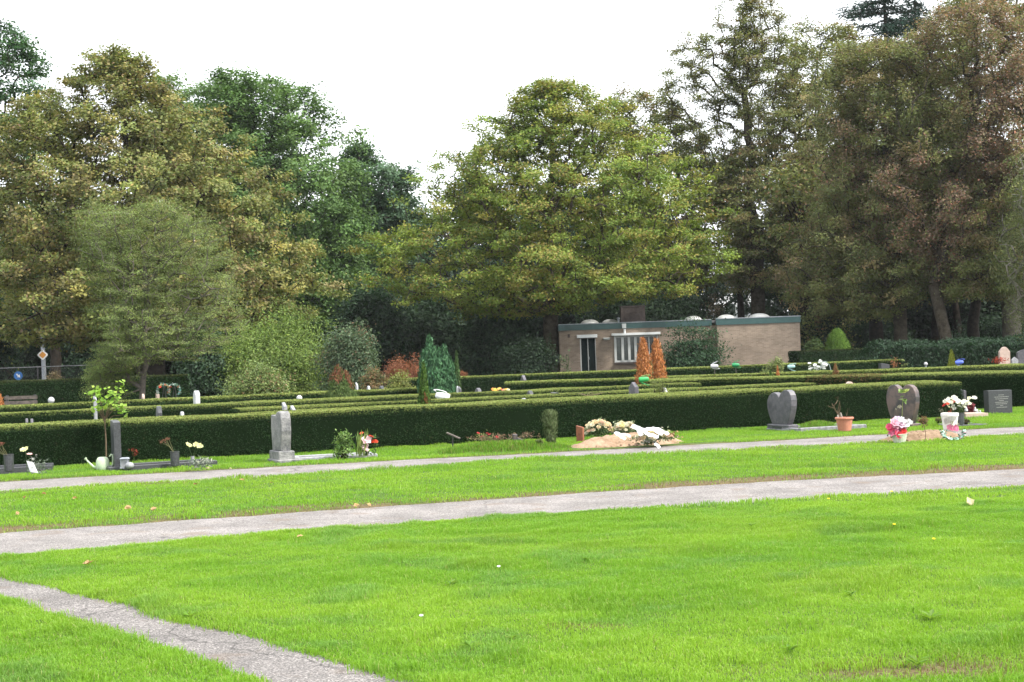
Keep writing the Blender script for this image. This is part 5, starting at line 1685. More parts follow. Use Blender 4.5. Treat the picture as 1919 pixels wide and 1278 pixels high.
def ribbon(label, pts, wd):
    mb = MB()
    q = [atY(px, py, yy) for px, py, yy in pts]
    c = q[0]
    P = np.array([(v.x - c.x, v.y - c.y, v.z - c.z) for v in q])
    P = np.concatenate([[P[i] * (1 - t) + P[i + 1] * t for t in np.linspace(0, 1, 5)[:-1]] for i in range(len(P) - 1)] + [[P[-1]]])
    m = len(P)
    P[:, 2] += (fbm(np.arange(m) * .6 + c.x * 9, np.zeros(m), 2) - .5) * .03
    tg = unit(np.gradient(P, axis=0))
    sd = unit(np.cross(tg, np.array([0, -.75, .66])))
    nn = np.cross(sd, tg)
    v = np.stack([P - sd * wd / 2 - nn * .002, P + sd * wd / 2 - nn * .002, P + sd * wd / 2 + nn * .002, P - sd * wd / 2 + nn * .002], 1).reshape(-1, 3)
    f = []
    for i in range(m - 1):
        for j in range(4):
            f.append((i * 4 + j, i * 4 + (j + 1) % 4, i * 4 + 4 + (j + 1) % 4, i * 4 + 4 + j))
    f += [(3, 2, 1, 0), tuple(range(m * 4 - 4, m * 4))]
    mb.add(v, f)
    tag(mb.build('ribbon', M['ribbon'], None, c), label, 'ribbon', 'white funeral ribbons')
yR = at(1200, 815, .2).y - .28
ribbon('white ribbon hanging down the sand between the two rose bouquets', [(1152, 810, yR), (1160, 815, yR - .1), (1166, 820, yR - .16), (1172, 823, yR - .2)], .05)
ribbon('short white ribbon tail lying towards the right in front of the second bouquet', [(1156, 811, yR - .02), (1166, 814, yR - .12), (1174, 815, yR - .16), (1182, 818, yR - .2)], .045)
ribbon('broad white ribbon falling from the second bouquet to the right', [(1184, 798, yR + .02), (1192, 801, yR - .04), (1202, 806, yR - .1), (1212, 809, yR - .12)], .085)
ribbon('white ribbon arching across the right flower spray', [(1206, 807, yR - .08), (1216, 804, yR - .08), (1228, 806, yR - .05), (1242, 814, yR - .08)], .065)
ribbon('white ribbon lying lowest across the right flower spray', [(1210, 811, yR - .12), (1218, 816, yR - .18), (1228, 817, yR - .18), (1234, 819, yR - .2)], .06)
ribbon('small white ribbon end by the path in front of the sandy mound', [(1227, 832, yR - .42), (1232, 835, yR - .45), (1236, 838, yR - .48)], .05)
ribbon('long white ribbon tail reaching the right end of the flower spray', [(1222, 803, yR), (1234, 805, yR - .02), (1244, 809, yR - .05), (1252, 814, yR - .1)], .06)
ribbon('white ribbon dropping steeply between the second bouquet and the flower spray', [(1196, 806, yR - .1), (1199, 812, yR - .14), (1203, 817, yR - .18)], .06)

# ---- grey heart stone
p = at(1467, 808)
hs = stone('heart_headstone', 'polished grey granite heart headstone with its right lobe taller than the left', p, heart(.80, .62, .09), .13, BR + .10, M['granite_grey'], (.72, .22, .13), M['granite_grey'], bev=.008)
mb = MB(); box(mb, (0.02, .08, .02), (.76, .42, .07), bev=.01); mb.build('step', M['kerb'], hs)
mb = MB(); box(mb, (-.02, -.115, .07), (.30, .02, .075), bev=.004); mb.build('name_plate', M['granite_dark'], hs)
kerb('grey stone grave border between the grey heart headstone and the terracotta pot', at(1500, 811.5), at(1625, 804), .7, .09, .09, 'kerb')
grass_mound('grave_mound', 'bright tuft of long grass growing on the grave of the grey heart headstone', at(1495, 808), at(1568, 803), .55, .13, 3200)
p = at(1583, 805.5, .05)
pot = thing('flower_pot', 'terracotta pot with bare pruned branches, on the grave of the grey heart headstone', 'flower pot', (p.x, p.y, .03))
mb = MB()
k_ = 33 / FPX * p.y
lathe(mb, [(k_ * .34, 0), (k_ * .36, .01), (k_ * .47, k_ * .70)], k=24)
mb.build('pot', M['terracotta'], pot, smooth=False)
mb = MB()
lathe(mb, [(k_ * .49, k_ * .66), (k_ * .53, k_ * .69), (k_ * .53, k_ * .76), (k_ * .50, k_ * .79), (k_ * .45, k_ * .79), (k_ * .44, k_ * .68)], k=24, cap=False)
mb.build('rim', M['terracotta'], pot, smooth=False)
mb = MB(); lathe(mb, [(k_ * .46, k_ * .69), (k_ * .3, k_ * .73), (.01, k_ * .74)], k=20); mb.build('potting_soil', M['soil'], pot)
mb = MB()
W_ = lambda px, py: np.array([(px - 1583) / FPX * p.y, 0, (805.5 - py) / FPX * p.y])
for pts, r in (([(1573, 782), (1571, 772), (1566, 764), (1563, 757)], .013), ([(1563, 759), (1567, 754), (1572, 748), (1572, 741)], .009), ([(1564, 762), (1558, 760), (1553, 757)], .010),
               ([(1574, 782), (1572, 768), (1574, 756), (1575, 749)], .010), ([(1587, 781), (1589, 772), (1590, 764)], .006), ([(1574, 770), (1576, 762), (1575, 751)], .007), ([(1562, 758), (1561, 753)], .012), ([(1588, 781), (1586, 770)], .005)):
    q = [W_(*a) + np.array([0, RNG.normal(0, .02), 0]) for a in pts]
    tube(mb, q, np.linspace(r, r * .55, len(q)), 6)
mb.build('branches', M['twig'], pot)
mb = MB()
tube(mb, [W_(1572, 784), W_(1571.5, 775)], [.018, .016], 8, (.62, .62, .58)); tube(mb, [W_(1579, 783), W_(1576, 771)], [.020, .016], 8, (.36, .33, .30))
mb.build('white_peg', M['petal'], pot)

# ---- reddish heart stone
p = at(1694, 801)
stone('heart_headstone', 'reddish-brown granite heart headstone with dark grey patches', p, heart(.70, .72, .0), .12, BR + .30, M['granite_red'], (.6, .26, .08), M['granite_red'], bev=.008)
bush('lavender', 'grey-green lavender bush at the foot of the reddish heart headstone', 1690, 1722, 769, 30.2, [((.13, .16, .11), 3), ((.18, .20, .15), 2), ((.09, .12, .07), 2)], 1300, .05, 113, aspect=.16, up=1.0, spread=.25)
bush('heather', 'low heather with rusty tips right of the lavender', 1722, 1752, 784, 30.0, [((.12, .13, .05), 3), ((.24, .11, .06), 2), ((.30, .22, .14), 1)], 900, .04, 114, aspect=.3)
bush('heather', 'low green-and-rust heather left of the white flower tub', 1746, 1772, 787, 30.2, [((.11, .14, .05), 3), ((.22, .10, .06), 1)], 800, .04, 115, aspect=.3)
mound('soil_mound', 'low mound of fresh brown soil lying over the far path', at(1655, 830), at(1812, 819), 1.25, .19, 'soil', 80, skew=-.1)
p = at(1686, 831)
pot = thing('flower_bucket', 'pale bucket of pink and red artificial flowers in front of the soil mound', 'flower bucket', (p.x, p.y, .0))
mb = MB()
lathe(mb, [(.085, 0), (.09, .01), (.122, .145), (.13, .15), (.122, .155), (.11, .14)], k=20, col=(.52, .55, .44))
mb.build('bucket', M['paint'], pot)
mb = MB()
PW = lambda px, py: np.array([(px - 1686) / FPX * p.y, 0, (831 - py) / FPX * p.y])
PINK = [(.58, .10, .20), (.62, .18, .29), (.62, .26, .36), (.66, .36, .44)]
for px, py, r, col in ((1669, 803, .075, (.75, .10, .20)), (1666, 799, .06, (.72, .10, .2)), (1675, 809, .10, PINK[1]), (1684, 803, .11, PINK[2]), (1692, 806, .10, PINK[2]), (1680, 796, .10, PINK[3]), (1688, 795, .10, (.62, .46, .56)), (1676, 792, .09, PINK[3]),
                       (1683, 788, .08, (.60, .50, .64)), (1690, 787, .06, (.78, .74, .80)), (1681, 814, .08, (.55, .03, .06)), (1690, 811, .085, (.68, .04, .06)), (1693, 809, .06, (.75, .06, .06)), (1697, 801, .08, PINK[3]), (1678, 817, .06, (.70, .2, .3)), (1671, 814, .06, PINK[1]),
                       (1697, 795, .07, (.80, .76, .78)), (1702, 797, .06, (.80, .76, .78)), (1709, 793, .04, (.80, .80, .78)), (1704, 789, .035, (.80, .80, .78)), (1698, 790, .035, (.80, .80, .78))):
    q = PW(px, py) + np.array([0, RNG.normal(0, .05) - .02, 0])
    flower_stem(mb, (RNG.normal(0, .03), 0, .13), q, .004)
    blossom(mb, q, r, col, 7, (RNG.normal(0, .4), -.8, .6), 3)
leafy(mb, PW(1684, 814), (.12, .08, .06), 60, .06, GREENS)
mb.build('flowers', M['petal'], pot)
p2 = at(1690, 824)
bouquet('single_rose', 'single rose stem with a greenish bud rising before the reddish heart headstone', p2, .1, lambda mb: (flower_stem(mb, (0, 0, 0), (.04, 0, .60), .006, (.20, .24, .08)), blossom(mb, (.10, -.02, .68), .075, (.34, .40, .10), 6), leafy(mb, (.02, 0, .71), (.05, .03, .02), 8, .09, [((.22, .32, .10), 1)]), leafy(mb, (.06, 0, .56), (.04, .03, .04), 8, .09, [((.14, .22, .06), 1)]),
        leafy(mb, (-.02, 0, .45), (.03, .03, .05), 16, .05, [((.5, .46, .36), 1)])), 'rose')
p = at(1733, 823, .1)
bouquet('dry_rose', 'thin dead rose stalk stuck in the brown soil mound', p, .06, lambda mb: (flower_stem(mb, (0, 0, 0), (0, 0, .25), .005, (.10, .06, .04)), leafy(mb, (0, 0, .26), (.05, .03, .03), 22, .035, [((.14, .08, .05), 1)])), 'rose')

# white tub with flower crest, wreath at its foot
p = at(1781, 815, .02)
tub = thing('flower_tub', 'white tub painted with pink flowers at the right end of the soil mound', 'flower tub', (p.x, p.y, .05))
mb = MB()
r = 15.5 / FPX * p.y
lathe(mb, [(r * .72, 0), (r * .76, .02), (r * .98, .27), (r * 1.06, .29), (r * 1.06, .33), (r * .98, .34), (r * .9, .30)], k=24, col=(.66, .66, .62))
mb.build('tub', M['paint'], tub)
mb = MB(); lathe(mb, [(r * .93, .30), (r * .5, .33), (.01, .34)], k=20, col=(.16, .12, .08)); mb.build('filling', M['paint'], tub)
mb = MB()
for k in range(9):
    a = -math.pi / 2 + RNG.normal(0, .4)
    z = .08 + RNG.normal(0, .028)
    blossom(mb, (math.cos(a) * r * .86, math.sin(a) * r * .86, z), .05, [(.62, .12, .28), (.66, .26, .36), (.58, .2, .3)][k % 3], 5, (math.cos(a), math.sin(a), .1), 1)
for k in range(16):
    a = -math.pi / 2 + RNG.normal(0, .7)
    leafy(mb, (math.cos(a) * r * .9, math.sin(a) * r * .9, .10 + .07 * abs(RNG.normal())), (.02, .01, .02), 3, .04, [((.34, .34, .22), 1)])
for k in range(5):
    tube(mb, [(math.cos(a) * r * (.80 + .19 * z / .27) * 1.02, math.sin(a) * r * (.80 + .19 * z / .27) * 1.02, z) for a, z in zip(np.linspace(-2.6, -.9, 8), np.linspace(.16 + .02 * k, .24 + .02 * k, 8))], .004, 4, (.36, .36, .33))
mb.build('painted_flowers', M['petal'], tub)
p = at(1781, 822, .05)
bouquet('flower_wreath', 'green-and-white flower wreath leaning at the foot of the white tub', p, .06, lambda mb: [ (leafy(mb, (math.cos(a) * .17, -.16 - .04 * abs(math.sin(a)), .10 + math.sin(a) * .11), (.04, .03, .035), 16, .045, [((.10, .22, .16), 2), ((.05, .12, .06), 2), ((.55, .60, .55), 1)]),
        blossom(mb, (math.cos(a) * .17, -.22, .10 + math.sin(a) * .11), .032, [(.78, .78, .76), (.76, .5, .6), (.45, .66, .58)][int(RNG.randint(3))], 5)) for a in np.linspace(math.pi * .95, math.pi * 2.05, 13)], 'wreath')
p = at(1772, 786, .05)
bouquet('red_flower', 'red flower with dark leaves behind the white tub', at(1774, 803), .0, lambda mb: (flower_stem(mb, (0, 0, 0), (-.01, 0, .38), .005), blossom(mb, (-.02, -.03, .42), .06, (.42, .03, .02), 6), blossom(mb, (.03, -.02, .44), .04, (.62, .12, .06), 6), leafy(mb, (.09, 0, .30), (.05, .04, .05), 18, .05, [((.40, .08, .04), 2), ((.12, .10, .05), 2)]), leafy(mb, (-.09, 0, .33), (.04, .03, .04), 14, .05, [((.22, .2, .14), 1)])))
p = at(1771.5, 787)
p = at(1772, 803)
vase('little white vase showing above the rim of the white tub', p, .27, .045, .02, 'stone_white')
p = at(1797, 801)
pv = vase('dark glazed pot of white blossoms behind the white tub', p, .27, .105, .0, 'granite_dark')
bouquet('white_flowers', 'spreading bunch of white and cream blossoms in the dark glazed pot', p, .22, lambda mb: (
    [(lambda q: (flower_stem(mb, (RNG.normal(0, .03), 0, 0), q, .003), [blossom(mb, q + RNG.normal(0, .028, 3), .042, [(.80, .80, .72), (.78, .77, .62), (.74, .72, .50)][RNG.randint(3)], 5) for _ in range(4)]))(np.array([(px - 1797) / FPX * p.y, RNG.normal(0, .05), (801 - py) / FPX * p.y - .22]))
     for px, py in ((1775, 752), (1780, 751), (1784, 748), (1790, 745), (1786, 754), (1781, 757), (1793, 753), (1797, 758), (1803, 757), (1808, 754), (1812, 757), (1816, 755), (1820, 749), (1824, 748), (1806, 763), (1788, 765))],
    blossom(mb, (-.10, -.06, .25), .04, (.42, .04, .03)), leafy(mb, (.02, 0, .14), (.08, .06, .09), 90, .06, [((.12, .17, .06), 3), ((.22, .24, .12), 1)], .3)))
kerb('dark flat grave border with low plants right of the white tub', at(1790, 802), at(1853, 799), .7, .05, .08, 'granite_dark')
bush('low_plant', 'low dark green plant on the grave right of the dark glazed pot', 1797, 1822, 789, 29.3, [((.06, .08, .03), 3), ((.10, .07, .05), 2)], 700, .035, 116)
p = at(1805.5, 776)
stone('stone_post', 'slender grey stone post before the end of the nearest hedge', p, [(-.13, 0), (.13, 0), (.13, .50), (-.13, .52)], .06, BR - .25, M['granite_grey'], bev=.006, cat='stone post')
pl = at(1800, 781)
stone('grave_slab', 'low brown stone grave ledge with burgundy plants, left of the black headstone', at(1822, 783), [(-.24, 0), (.24, 0), (.24, .10), (-.24, .11)], .45, .15, M['stone_pink'], bev=.01, cat='grave slab')
bush('burgundy_plant', 'burgundy heather on the brown ledge, left of the black headstone', 1803, 1821, 757, 33.1, [((.17, .035, .05), 3), ((.24, .06, .08), 2), ((.12, .05, .04), 1)], 900, .035, 117, group='burgundy heathers')
bush('burgundy_plant', 'wider burgundy heather on the brown ledge, close to the black headstone', 1814, 1832, 759, 33.0, [((.17, .035, .05), 3), ((.24, .06, .08), 2), ((.12, .05, .04), 1)], 900, .035, 118, group='burgundy heathers')
for lab, px, py, s, z0 in (('white pointed figurine on the left of the brown ledge', 1811, 781, .075, .11), ('white pointed figurine on the right of the brown ledge', 1828, 781, .065, .11), ('larger white figurine in the grass right of the brown ledge', 1831.5, 780, .09, 0.02), ('white figurine in the grass nearest the black headstone', 1837, 780, .075, 0.02)):
    p = at(px, py)
    mb = MB()
    lathe(mb, [(s * .5, 0), (s * .55, s * .15), (s * .42, s * .6), (s * .25, s * .9), (s * .28, s * 1.05), (s * .22, s * 1.25), (.004, s * 1.4)], k=12)
    tag(mb.build('figurine', M['stone_white'], None, (p.x, p.y - (.26 if z0 > .1 else 0.0) * 0, z0), smooth=True), lab, 'figurine', 'white figurines')
for k in range(5):
    p = at(1808 + k * 3.2, 783.5 - k * .4)
    mb = MB(); ellipsoid(mb, (0, 0, .015), (.025, .02, .02), 8, 6, jit=.2)
    tag(mb.build('white_pebble', M['stone_white'], None, (p.x, p.y, .02), smooth=True), 'small white pebble in the row before the brown ledge', 'pebble', 'white pebbles before the brown ledge')
# black headstone with worn lettering
p = at(1871, 776)
bh = stone('black_headstone', 'square black polished headstone with faint pale inscription before the broad right hedge', p, [(-.27, 0), (.27, 0), (.27, .50), (-.27, .50)], .20, HROT - .12, M['granite_dark'], bev=.008, z0=.0)
mb = MB()
for i, (w0, zz) in enumerate(((.12, .40), (.30, .36), (.26, .32), (.10, .285), (.28, .25), (.24, .215), (.06, .18), (.22, .145))):
    x = -w0 / 2
    while x < w0 / 2:
        l = RNG.uniform(.012, .03)
        box(mb, (x + l / 2 + .02, -.101, zz), (l, .004, .011), col=(.30, .30, .28))
        x += l + .008
mb.build('inscription', M['paint'], bh)

# ================================================================== STONES AND THINGS BETWEEN THE HEDGES
def rear_stone(name, label, pxl, pxr, pytop, Y, kind, mat, rz=BR, th=.10, rise=.10, group=None, cat='headstone'):
    c = atY((pxl + pxr) / 2, pytop, Y)
    vis = (pxr - pxl) / FPX * Y * .9
    th = min(th, vis * .5)
    ca, sa = abs(math.cos(rz)), abs(math.sin(rz))
    w = max(.12, (vis - th * sa) / max(ca, .3))
    h = c.z - (.117 if kind != 'post' else 0)
    if kind == 'arch':
        out = arch(w, h, 12, min(rise, w * .45))
    elif kind == 'slant':
        out = [(-w / 2, 0), (w / 2, 0), (w / 2, h * .90), (-w / 2, h)]
    elif kind == 'peak':
        out = [(-w / 2, 0), (w / 2, 0), (w / 2, h - w * .45), (0, h), (-w / 2, h - w * .45)]
    else:
        out = [(-w / 2, 0), (w / 2, 0), (w / 2, h - .01), (-w / 2, h)]
    return stone(name, label, Vector((c.x, Y, 0)), out, th, rz, M[mat], (w + .12, th + .14, .12) if kind != 'post' else None, M[mat], bev=.01, group=group, cat=cat)
RS = 'headstones between the hedges'
rear_stone('headstone', 'left of two small bright-topped headstones peeking over the nearest hedge at the left', 45, 55, 784, 28.8, 'arch', 'granite_grey', group=RS, th=.13)
rear_stone('headstone', 'right of two small bright-topped headstones peeking over the nearest hedge at the left', 54, 65, 784.5, 28.9, 'arch', 'granite_grey', group=RS, th=.13)
rear_stone('headstone', 'dark arched headstone with a pale right edge behind the nearest hedge, right of the maple', 288, 307, 761, 29.0, 'arch', 'granite_dark', th=.14, rise=.16, group=RS)
rear_stone('headstone', 'low rounded pale headstone just right of the dark arched one', 334, 348, 771, 29.2, 'arch', 'granite_pale', group=RS, th=.14)
rear_stone('headstone', 'slim white headstone standing behind the maple sapling', 172, 184, 742, 33.6, 'slant', 'granite_pale', group=RS, th=.10)
rear_stone('headstone', 'upright white headstone with a curved top in the third row at the left', 358, 378, 732, 39.0, 'arch', 'stone_white', group=RS, th=.20)
rear_stone('headstone', 'slanted white slab behind the marble headstone, left of a similar lower one', 526, 540, 754, 30.2, 'slant', 'granite_pale', group=RS, th=.10)
rear_stone('headstone', 'lower slanted white slab right above the marble headstone', 542, 556, 760, 29.4, 'slant', 'granite_pale', group=RS, th=.10)
rear_stone('headstone', 'pinkish white slab right of the double-tipped conifer', 665, 672, 717, 47, 'slant', 'stone_white', group=RS, th=.12)
rear_stone('headstone', 'low white stone top right of the pinkish slab', 686, 695, 723, 48, 'arch', 'stone_white', group=RS, th=.12)
rear_stone('headstone', 'flat dark stone top in the row before the brush heap', 708, 722, 723, 48, 'arch', 'granite_dark', group=RS, th=.12)
rear_stone('headstone', 'tiny white stone at the right foot of the cypress clump', 855, 859, 723, 41.5, 'arch', 'stone_white', group=RS, th=.08)
rear_stone('headstone', 'grey slab at the right foot of the cypress clump', 858, 865, 724, 40.5, 'slant', 'granite_grey', group=RS, th=.12)
rear_stone('headstone', 'dark low headstone with a pale cap right of the cypress clump', 888, 904, 727, 40.0, 'arch', 'granite_grey', group=RS, th=.16)
rear_stone('headstone', 'steep grey headstone top at the left end of the middle hedge', 974, 987, 703, 52, 'peak', 'granite_grey', group=RS, th=.16)
rear_stone('headstone', 'round-topped dark headstone with a white edge left of the green watering can', 984, 1002, 732, 34.6, 'arch', 'granite_dark', group=RS, th=.14, rise=.14)
rear_stone('headstone', 'low round-topped white-edged headstone just over the nearest hedge in the middle', 974, 989, 746, 30.8, 'arch', 'granite_pale', group=RS, th=.12)
rear_stone('headstone', 'dark square headstone with a white corner over the nearest hedge', 1031, 1048, 735, 34.0, 'rect', 'granite_dark', group=RS, th=.14)
gs = rear_stone('headstone', 'leaning grey triangular headstone carrying the bright green watering can', 1177, 1197, 716, 33.6, 'peak', 'granite_grey', rz=BR + .2, group=RS, th=.18)
rear_stone('headstone', 'low white stone top behind the pale feathery shrub', 1238, 1251, 726, 33.6, 'arch', 'stone_white', group=RS, th=.16)
rear_stone('headstone', 'flat pinkish stone top over the nearest hedge left of the right heart stone', 1580, 1603, 715, 34.5, 'arch', 'stone_pink', rz=HROT, group=RS, th=.2)
rear_stone('headstone', 'dark low sloping headstone beyond the far right hedge', 1645, 1668, 680, 57, 'slant', 'granite_dark', rz=HROT, group=RS, th=.2)
rear_stone('headstone', 'round-topped pink headstone before the laurel bank at the right', 1870, 1893, 650, 58, 'arch', 'stone_pink', rz=.1, th=.14, rise=.22, group=RS)
rear_stone('headstone', 'speckled dark headstone cut off by the right edge of the picture', 1903, 1935, 655, 59, 'arch', 'granite_grey', rz=.1, th=.14, rise=.1, group=RS)
rear_stone('grave_cross', 'small grey gabled marker between the pink headstone and the speckled dark one', 1894, 1908, 669, 57, 'peak', 'granite_pale', rz=.1, th=.12, cat='grave marker')
rear_stone('headstone', 'brown low stone behind the dark headstone with the arches', 289, 301, 735, 46, 'arch', 'stone_pink', group=RS, th=.12)
rear_stone('headstone', 'small dull stone at the foot of the olive tree', 263, 273, 738, 45, 'arch', 'stone_pink', group=RS, th=.12)
for lab, px, py, Y, r in (('white round ornament over the hedge right of the wooden bench', 96, 750, 41.5, .085), ('small white round ornament behind the rose bush', 561, 746, 38, .07), ('small white ornament on the far right grave row', 1735, 682, 59, .07)):
    q = atY(px, py, Y)
    root = thing('globe_ornament', lab, 'ornament', (q.x, Y, 0), 0, 'white round ornaments')
    mb = MB(); lathe(mb, [(.11, 0), (.10, .05), (.035, .08), (.03, q.z - r)], k=10); mb.build('stand', M['steel'], root)
    mb = MB(); ellipsoid(mb, (0, 0, q.z), (r, r, r), 14, 9); mb.build('globe', M['stone_white'], root, smooth=True)

def can_on_peg(label, px, py, Y, L, col, rz=0.0, tilt=1.25):
    q = atY(px, py, Y)
    hl = L * .27 * 1.36
    root = watering_can(label, Vector((q.x - math.sin(tilt) * math.cos(rz) * hl, Y - math.sin(tilt) * math.sin(rz) * hl, 0)), q.z - math.cos(tilt) * hl, L, col, rz, tilt)
    pr = thing('can_peg', 'thin wooden peg holding the ' + label.split(' watering')[0] + ' can above the hedge', 'peg', (q.x, Y + .02, 0), 0, 'pegs for watering cans')
    mb = MB(); tube(mb, [(0, 0, -.05), (0, 0, q.z - .05)], .012, 6); mb.build('stake', M['wood_grey'], pr)
can_on_peg('white watering can lying on its side over the hedge right of the small bright conifer', 829, 742.5, 34.4, .42, (.68, .68, .70), 0.2, -1.35)
q = atY(1185, 714, 33.55)
watering_can('bright green watering can lying on the grey triangular headstone', Vector((q.x + .14, 33.55, 0)), q.z + .02, .29, (.03, .30, .08), 3.3, -1.5)
can_on_peg('white watering can on the hedge before the shaded wall of the building', 1339, 686, 56, .36, (.5, .5, .54), 0, 1.6)
can_on_peg('green watering can on the hedge before the lit right block of the building', 1379, 684, 56, .36, (.02, .22, .08), 0, 1.6)
can_on_peg('teal-grey watering can on the hedge near the right corner of the building', 1483, 687, 54, .34, (.26, .42, .42), 3.14, -1.5)
can_on_peg('blue watering can beside the yellow-green conifer', 1798, 679, 59, .40, (.10, .16, .58), 3.0, -1.5)

bouquet('orange_flowers', 'row of orange and yellow flowers on a hidden grave right of the cypress clump', atY(935, 735, 39), 0, lambda mb: [(flower_stem(mb, (x, 0, .3), (x, 0, .68), .004), blossom(mb, (x, -.02, .70 + RNG.normal(0, .02)), .06, c)) for x, c in zip(np.linspace(-.14, .22, 8), [(.62, .3, .08), (.7, .5, .1), (.6, .2, .1), (.72, .55, .15), (.6, .12, .08), (.7, .4, .3), (.7, .5, .1), (.75, .7, .5)])])
bouquet('red_plant', 'small red plant at the foot of the pink headstone', atY(1873, 690, 57), .25, lambda mb: leafy(mb, (0, 0, .42), (.22, .12, .12), 200, .06, [((.34, .04, .02), 2), ((.22, .05, .03), 1)]), 'plant')
bouquet('orange_plant', 'little orange-brown plant at the end of the hedge before the laurel bank', atY(1677, 690, 57), .2, lambda mb: (leafy(mb, (0, 0, .45), (.14, .1, .25), 120, .07, [((.34, .14, .06), 2), ((.20, .12, .06), 1)], .3)), 'plant')
bouquet('white_flower_plant', 'white flowering plant with a bent hoop near the right corner of the building', atY(1537, 690, 51), .3, lambda mb: ([blossom(mb, (RNG.uniform(-.35, .2), 0, .42 + RNG.uniform(-.08, .18) * (1 if k % 2 else .5)), .07, (.74, .76, .72), 5) for k in range(26)], leafy(mb, (-.1, 0, .35), (.3, .1, .1), 120, .07, GREENS), [blossom(mb, (.02 + RNG.normal(0, .03), 0, .55 + .03 * k), .05, (.74, .76, .74)) for k in range(5)],
        tube(mb, [(.0, 0, .40), (.05, 0, .60), (.18, 0, .64), (.30, 0, .52), (.34, 0, .36)], .012, 5, (.35, .42, .42)), tube(mb, [(0, 0, -.3), (0, 0, .4)], .012, 5, (.2, .2, .15))), 'plant')
bouquet('bare_twigs', 'thin bare twigs lying on the second hedge in the middle', atY(1100, 741, 32.2), .71, lambda mb: twigs(mb, (0, 0, 0), 9, .06, .25, (.22, .17, .11), .004), 'twigs')
bouquet('yellow_weed', 'thin weed sprouting from the right end of the hedge before the building', atY(1060, 694, 62), 0, lambda mb: (twigs(mb, (0, 0, 0), 6, 1.3, .16, (.06, .08, .03), .008), leafy(mb, (0, 0, 1.0), (.3, .2, .5), 70, .12, [((.05, .08, .03), 1)])), 'weed')

# wreaths on easels at the left
for lab, px in (('left one of two round flower wreaths on easels before the tall dark hedge', 307), ('right one of two round flower wreaths on easels before the tall dark hedge', 326.5)):
    Y = 45.5
    q = atY(px, 730, Y)
    root = thing('flower_wreath', lab, 'wreath', (q.x, Y, 0), 0, 'flower wreaths on easels')
    mb = MB()
    for a in np.linspace(-.5, math.pi + .5, 26):
        c = (math.cos(a) * .17, -.02, q.z - .03 + math.sin(a) * .17)
        leafy(mb, c, (.045, .035, .045), 14, .045, [((.10, .22, .16), 3), ((.06, .13, .07), 3), ((.4, .5, .45), 1)])
        blossom(mb, (c[0], -.07, c[2]), .04, [(.42, .46, .42), (.30, .14, .08), (.36, .34, .15), (.10, .22, .16), (.13, .30, .28)][RNG.randint(5)], 5)
    for k in range(1):
        blossom(mb, (-.03 + RNG.normal(0, .03), -.10, q.z + .09 + RNG.normal(0, .02)), .045, [(.66, .08, .05), (.70, .22, .08)][k % 2], 6)
    mb.build('flowers', M['petal'], root)
    mb = MB()
    tube(mb, [(-.16, 0, -.02), (0, .06, q.z + .14)], .012, 6); tube(mb, [(.16, 0, -.02), (0, .06, q.z + .14)], .012, 6); tube(mb, [(0, .45, -.02), (0, .06, q.z + .14)], .012, 6)
    mb.build('easel', M['metal_dark'], root)

# bench
Yb = 46.0
a, b = atY(4, 748, Yb), atY(66, 746, Yb)
bn = thing('park_bench', 'weathered brown wooden bench seen over the hedge at the far left', 'bench', ((a.x + b.x) / 2, Yb, 0))
Lb = b.x - a.x
mb = MB(); box(mb, (0, .20, .78), (Lb, .03, .10)); box(mb, (0, .185, .64), (Lb, .03, .10)); mb.build('backrest', M['wood_grey'], bn)
mb = MB(); box(mb, (0, -.12, .43), (Lb, .11, .04)); box(mb, (0, .01, .43), (Lb, .11, .04)); mb.build('seat', M['wood_grey'], bn)
for s in (-1, 1):
    mb = MB(); box(mb, (s * Lb * .42, .0, .2), (.07, .40, .42)); box(mb, (s * Lb * .42, .225, .58), (.07, .05, .56)); mb.build('leg', M['granite_dark'], bn)

# ---- street at the far left: lamp post with priority sign, blue arrow sign, wire fence
Yp = 89.0
a, b = atY(79, 617, Yp), atY(83, 715, Yp)
lp = thing('lamp_post', 'grey lamp post at the far left carrying a diamond road sign', 'lamp post', (b.x, Yp, 0))
mb = MB(); tube(mb, [(.0, 0, -.1), (.0, 0, 1.2), (-.05, 0, 5.0), (-.06, 0, 6.5)], [.13, .12, .09, .07], 10); mb.build('pole', M['steel'], lp)
mb = MB(); tube(mb, [(-.06, 0, 6.5), (-.2, 0, 7.0), (-.7, 0, 7.3)], [.05, .05, .05], 8); mb.build('arm', M['steel'], lp)
mb = MB(); box(mb, (-.95, 0, 7.32), (.6, .25, .12), bev=.03); mb.build('lamp_head', M['steel'], lp)
def diamond(r):
    c = r * .12
    return [(0 - c, -r + c), (c, -r + c), (r - c, -c), (r - c, c), (c, r - c), (-c, r - c), (-r + c, c), (-r + c, -c)]
q = atY(81.5, 665, Yp)
sg = thing('priority_sign', 'white diamond road sign with an orange centre on the lamp post at the far left', 'road sign', (q.x, Yp - .16, q.z), .15)
mb = MB(); prism(mb, diamond(.31), .02, .004, (.72, .72, .70)); mb.build('plate', M['paint'], sg)
mb = MB(); prism(mb, diamond(.20), .012, .003, (.60, .26, .04), c=(0, -.012, 0)); mb.build('centre', M['paint'], sg)
mb = MB(); box(mb, (0, .03, 0), (.05, .05, .3)); mb.build('bracket', M['steel'], sg)
q = atY(34.5, 704, Yp)
sg = thing('arrow_sign', 'round blue road sign with a white arrow pointing down to the right', 'road sign', (q.x, Yp, 0), .2)
mb = MB(); prism(mb, [(math.cos(t) * .235, math.sin(t) * .235) for t in np.linspace(0, 2 * math.pi, 33)[:-1]], .02, .004, (.03, .16, .46), c=(0, -.04, q.z)); mb.build('plate', M['paint'], sg)
mb = MB()
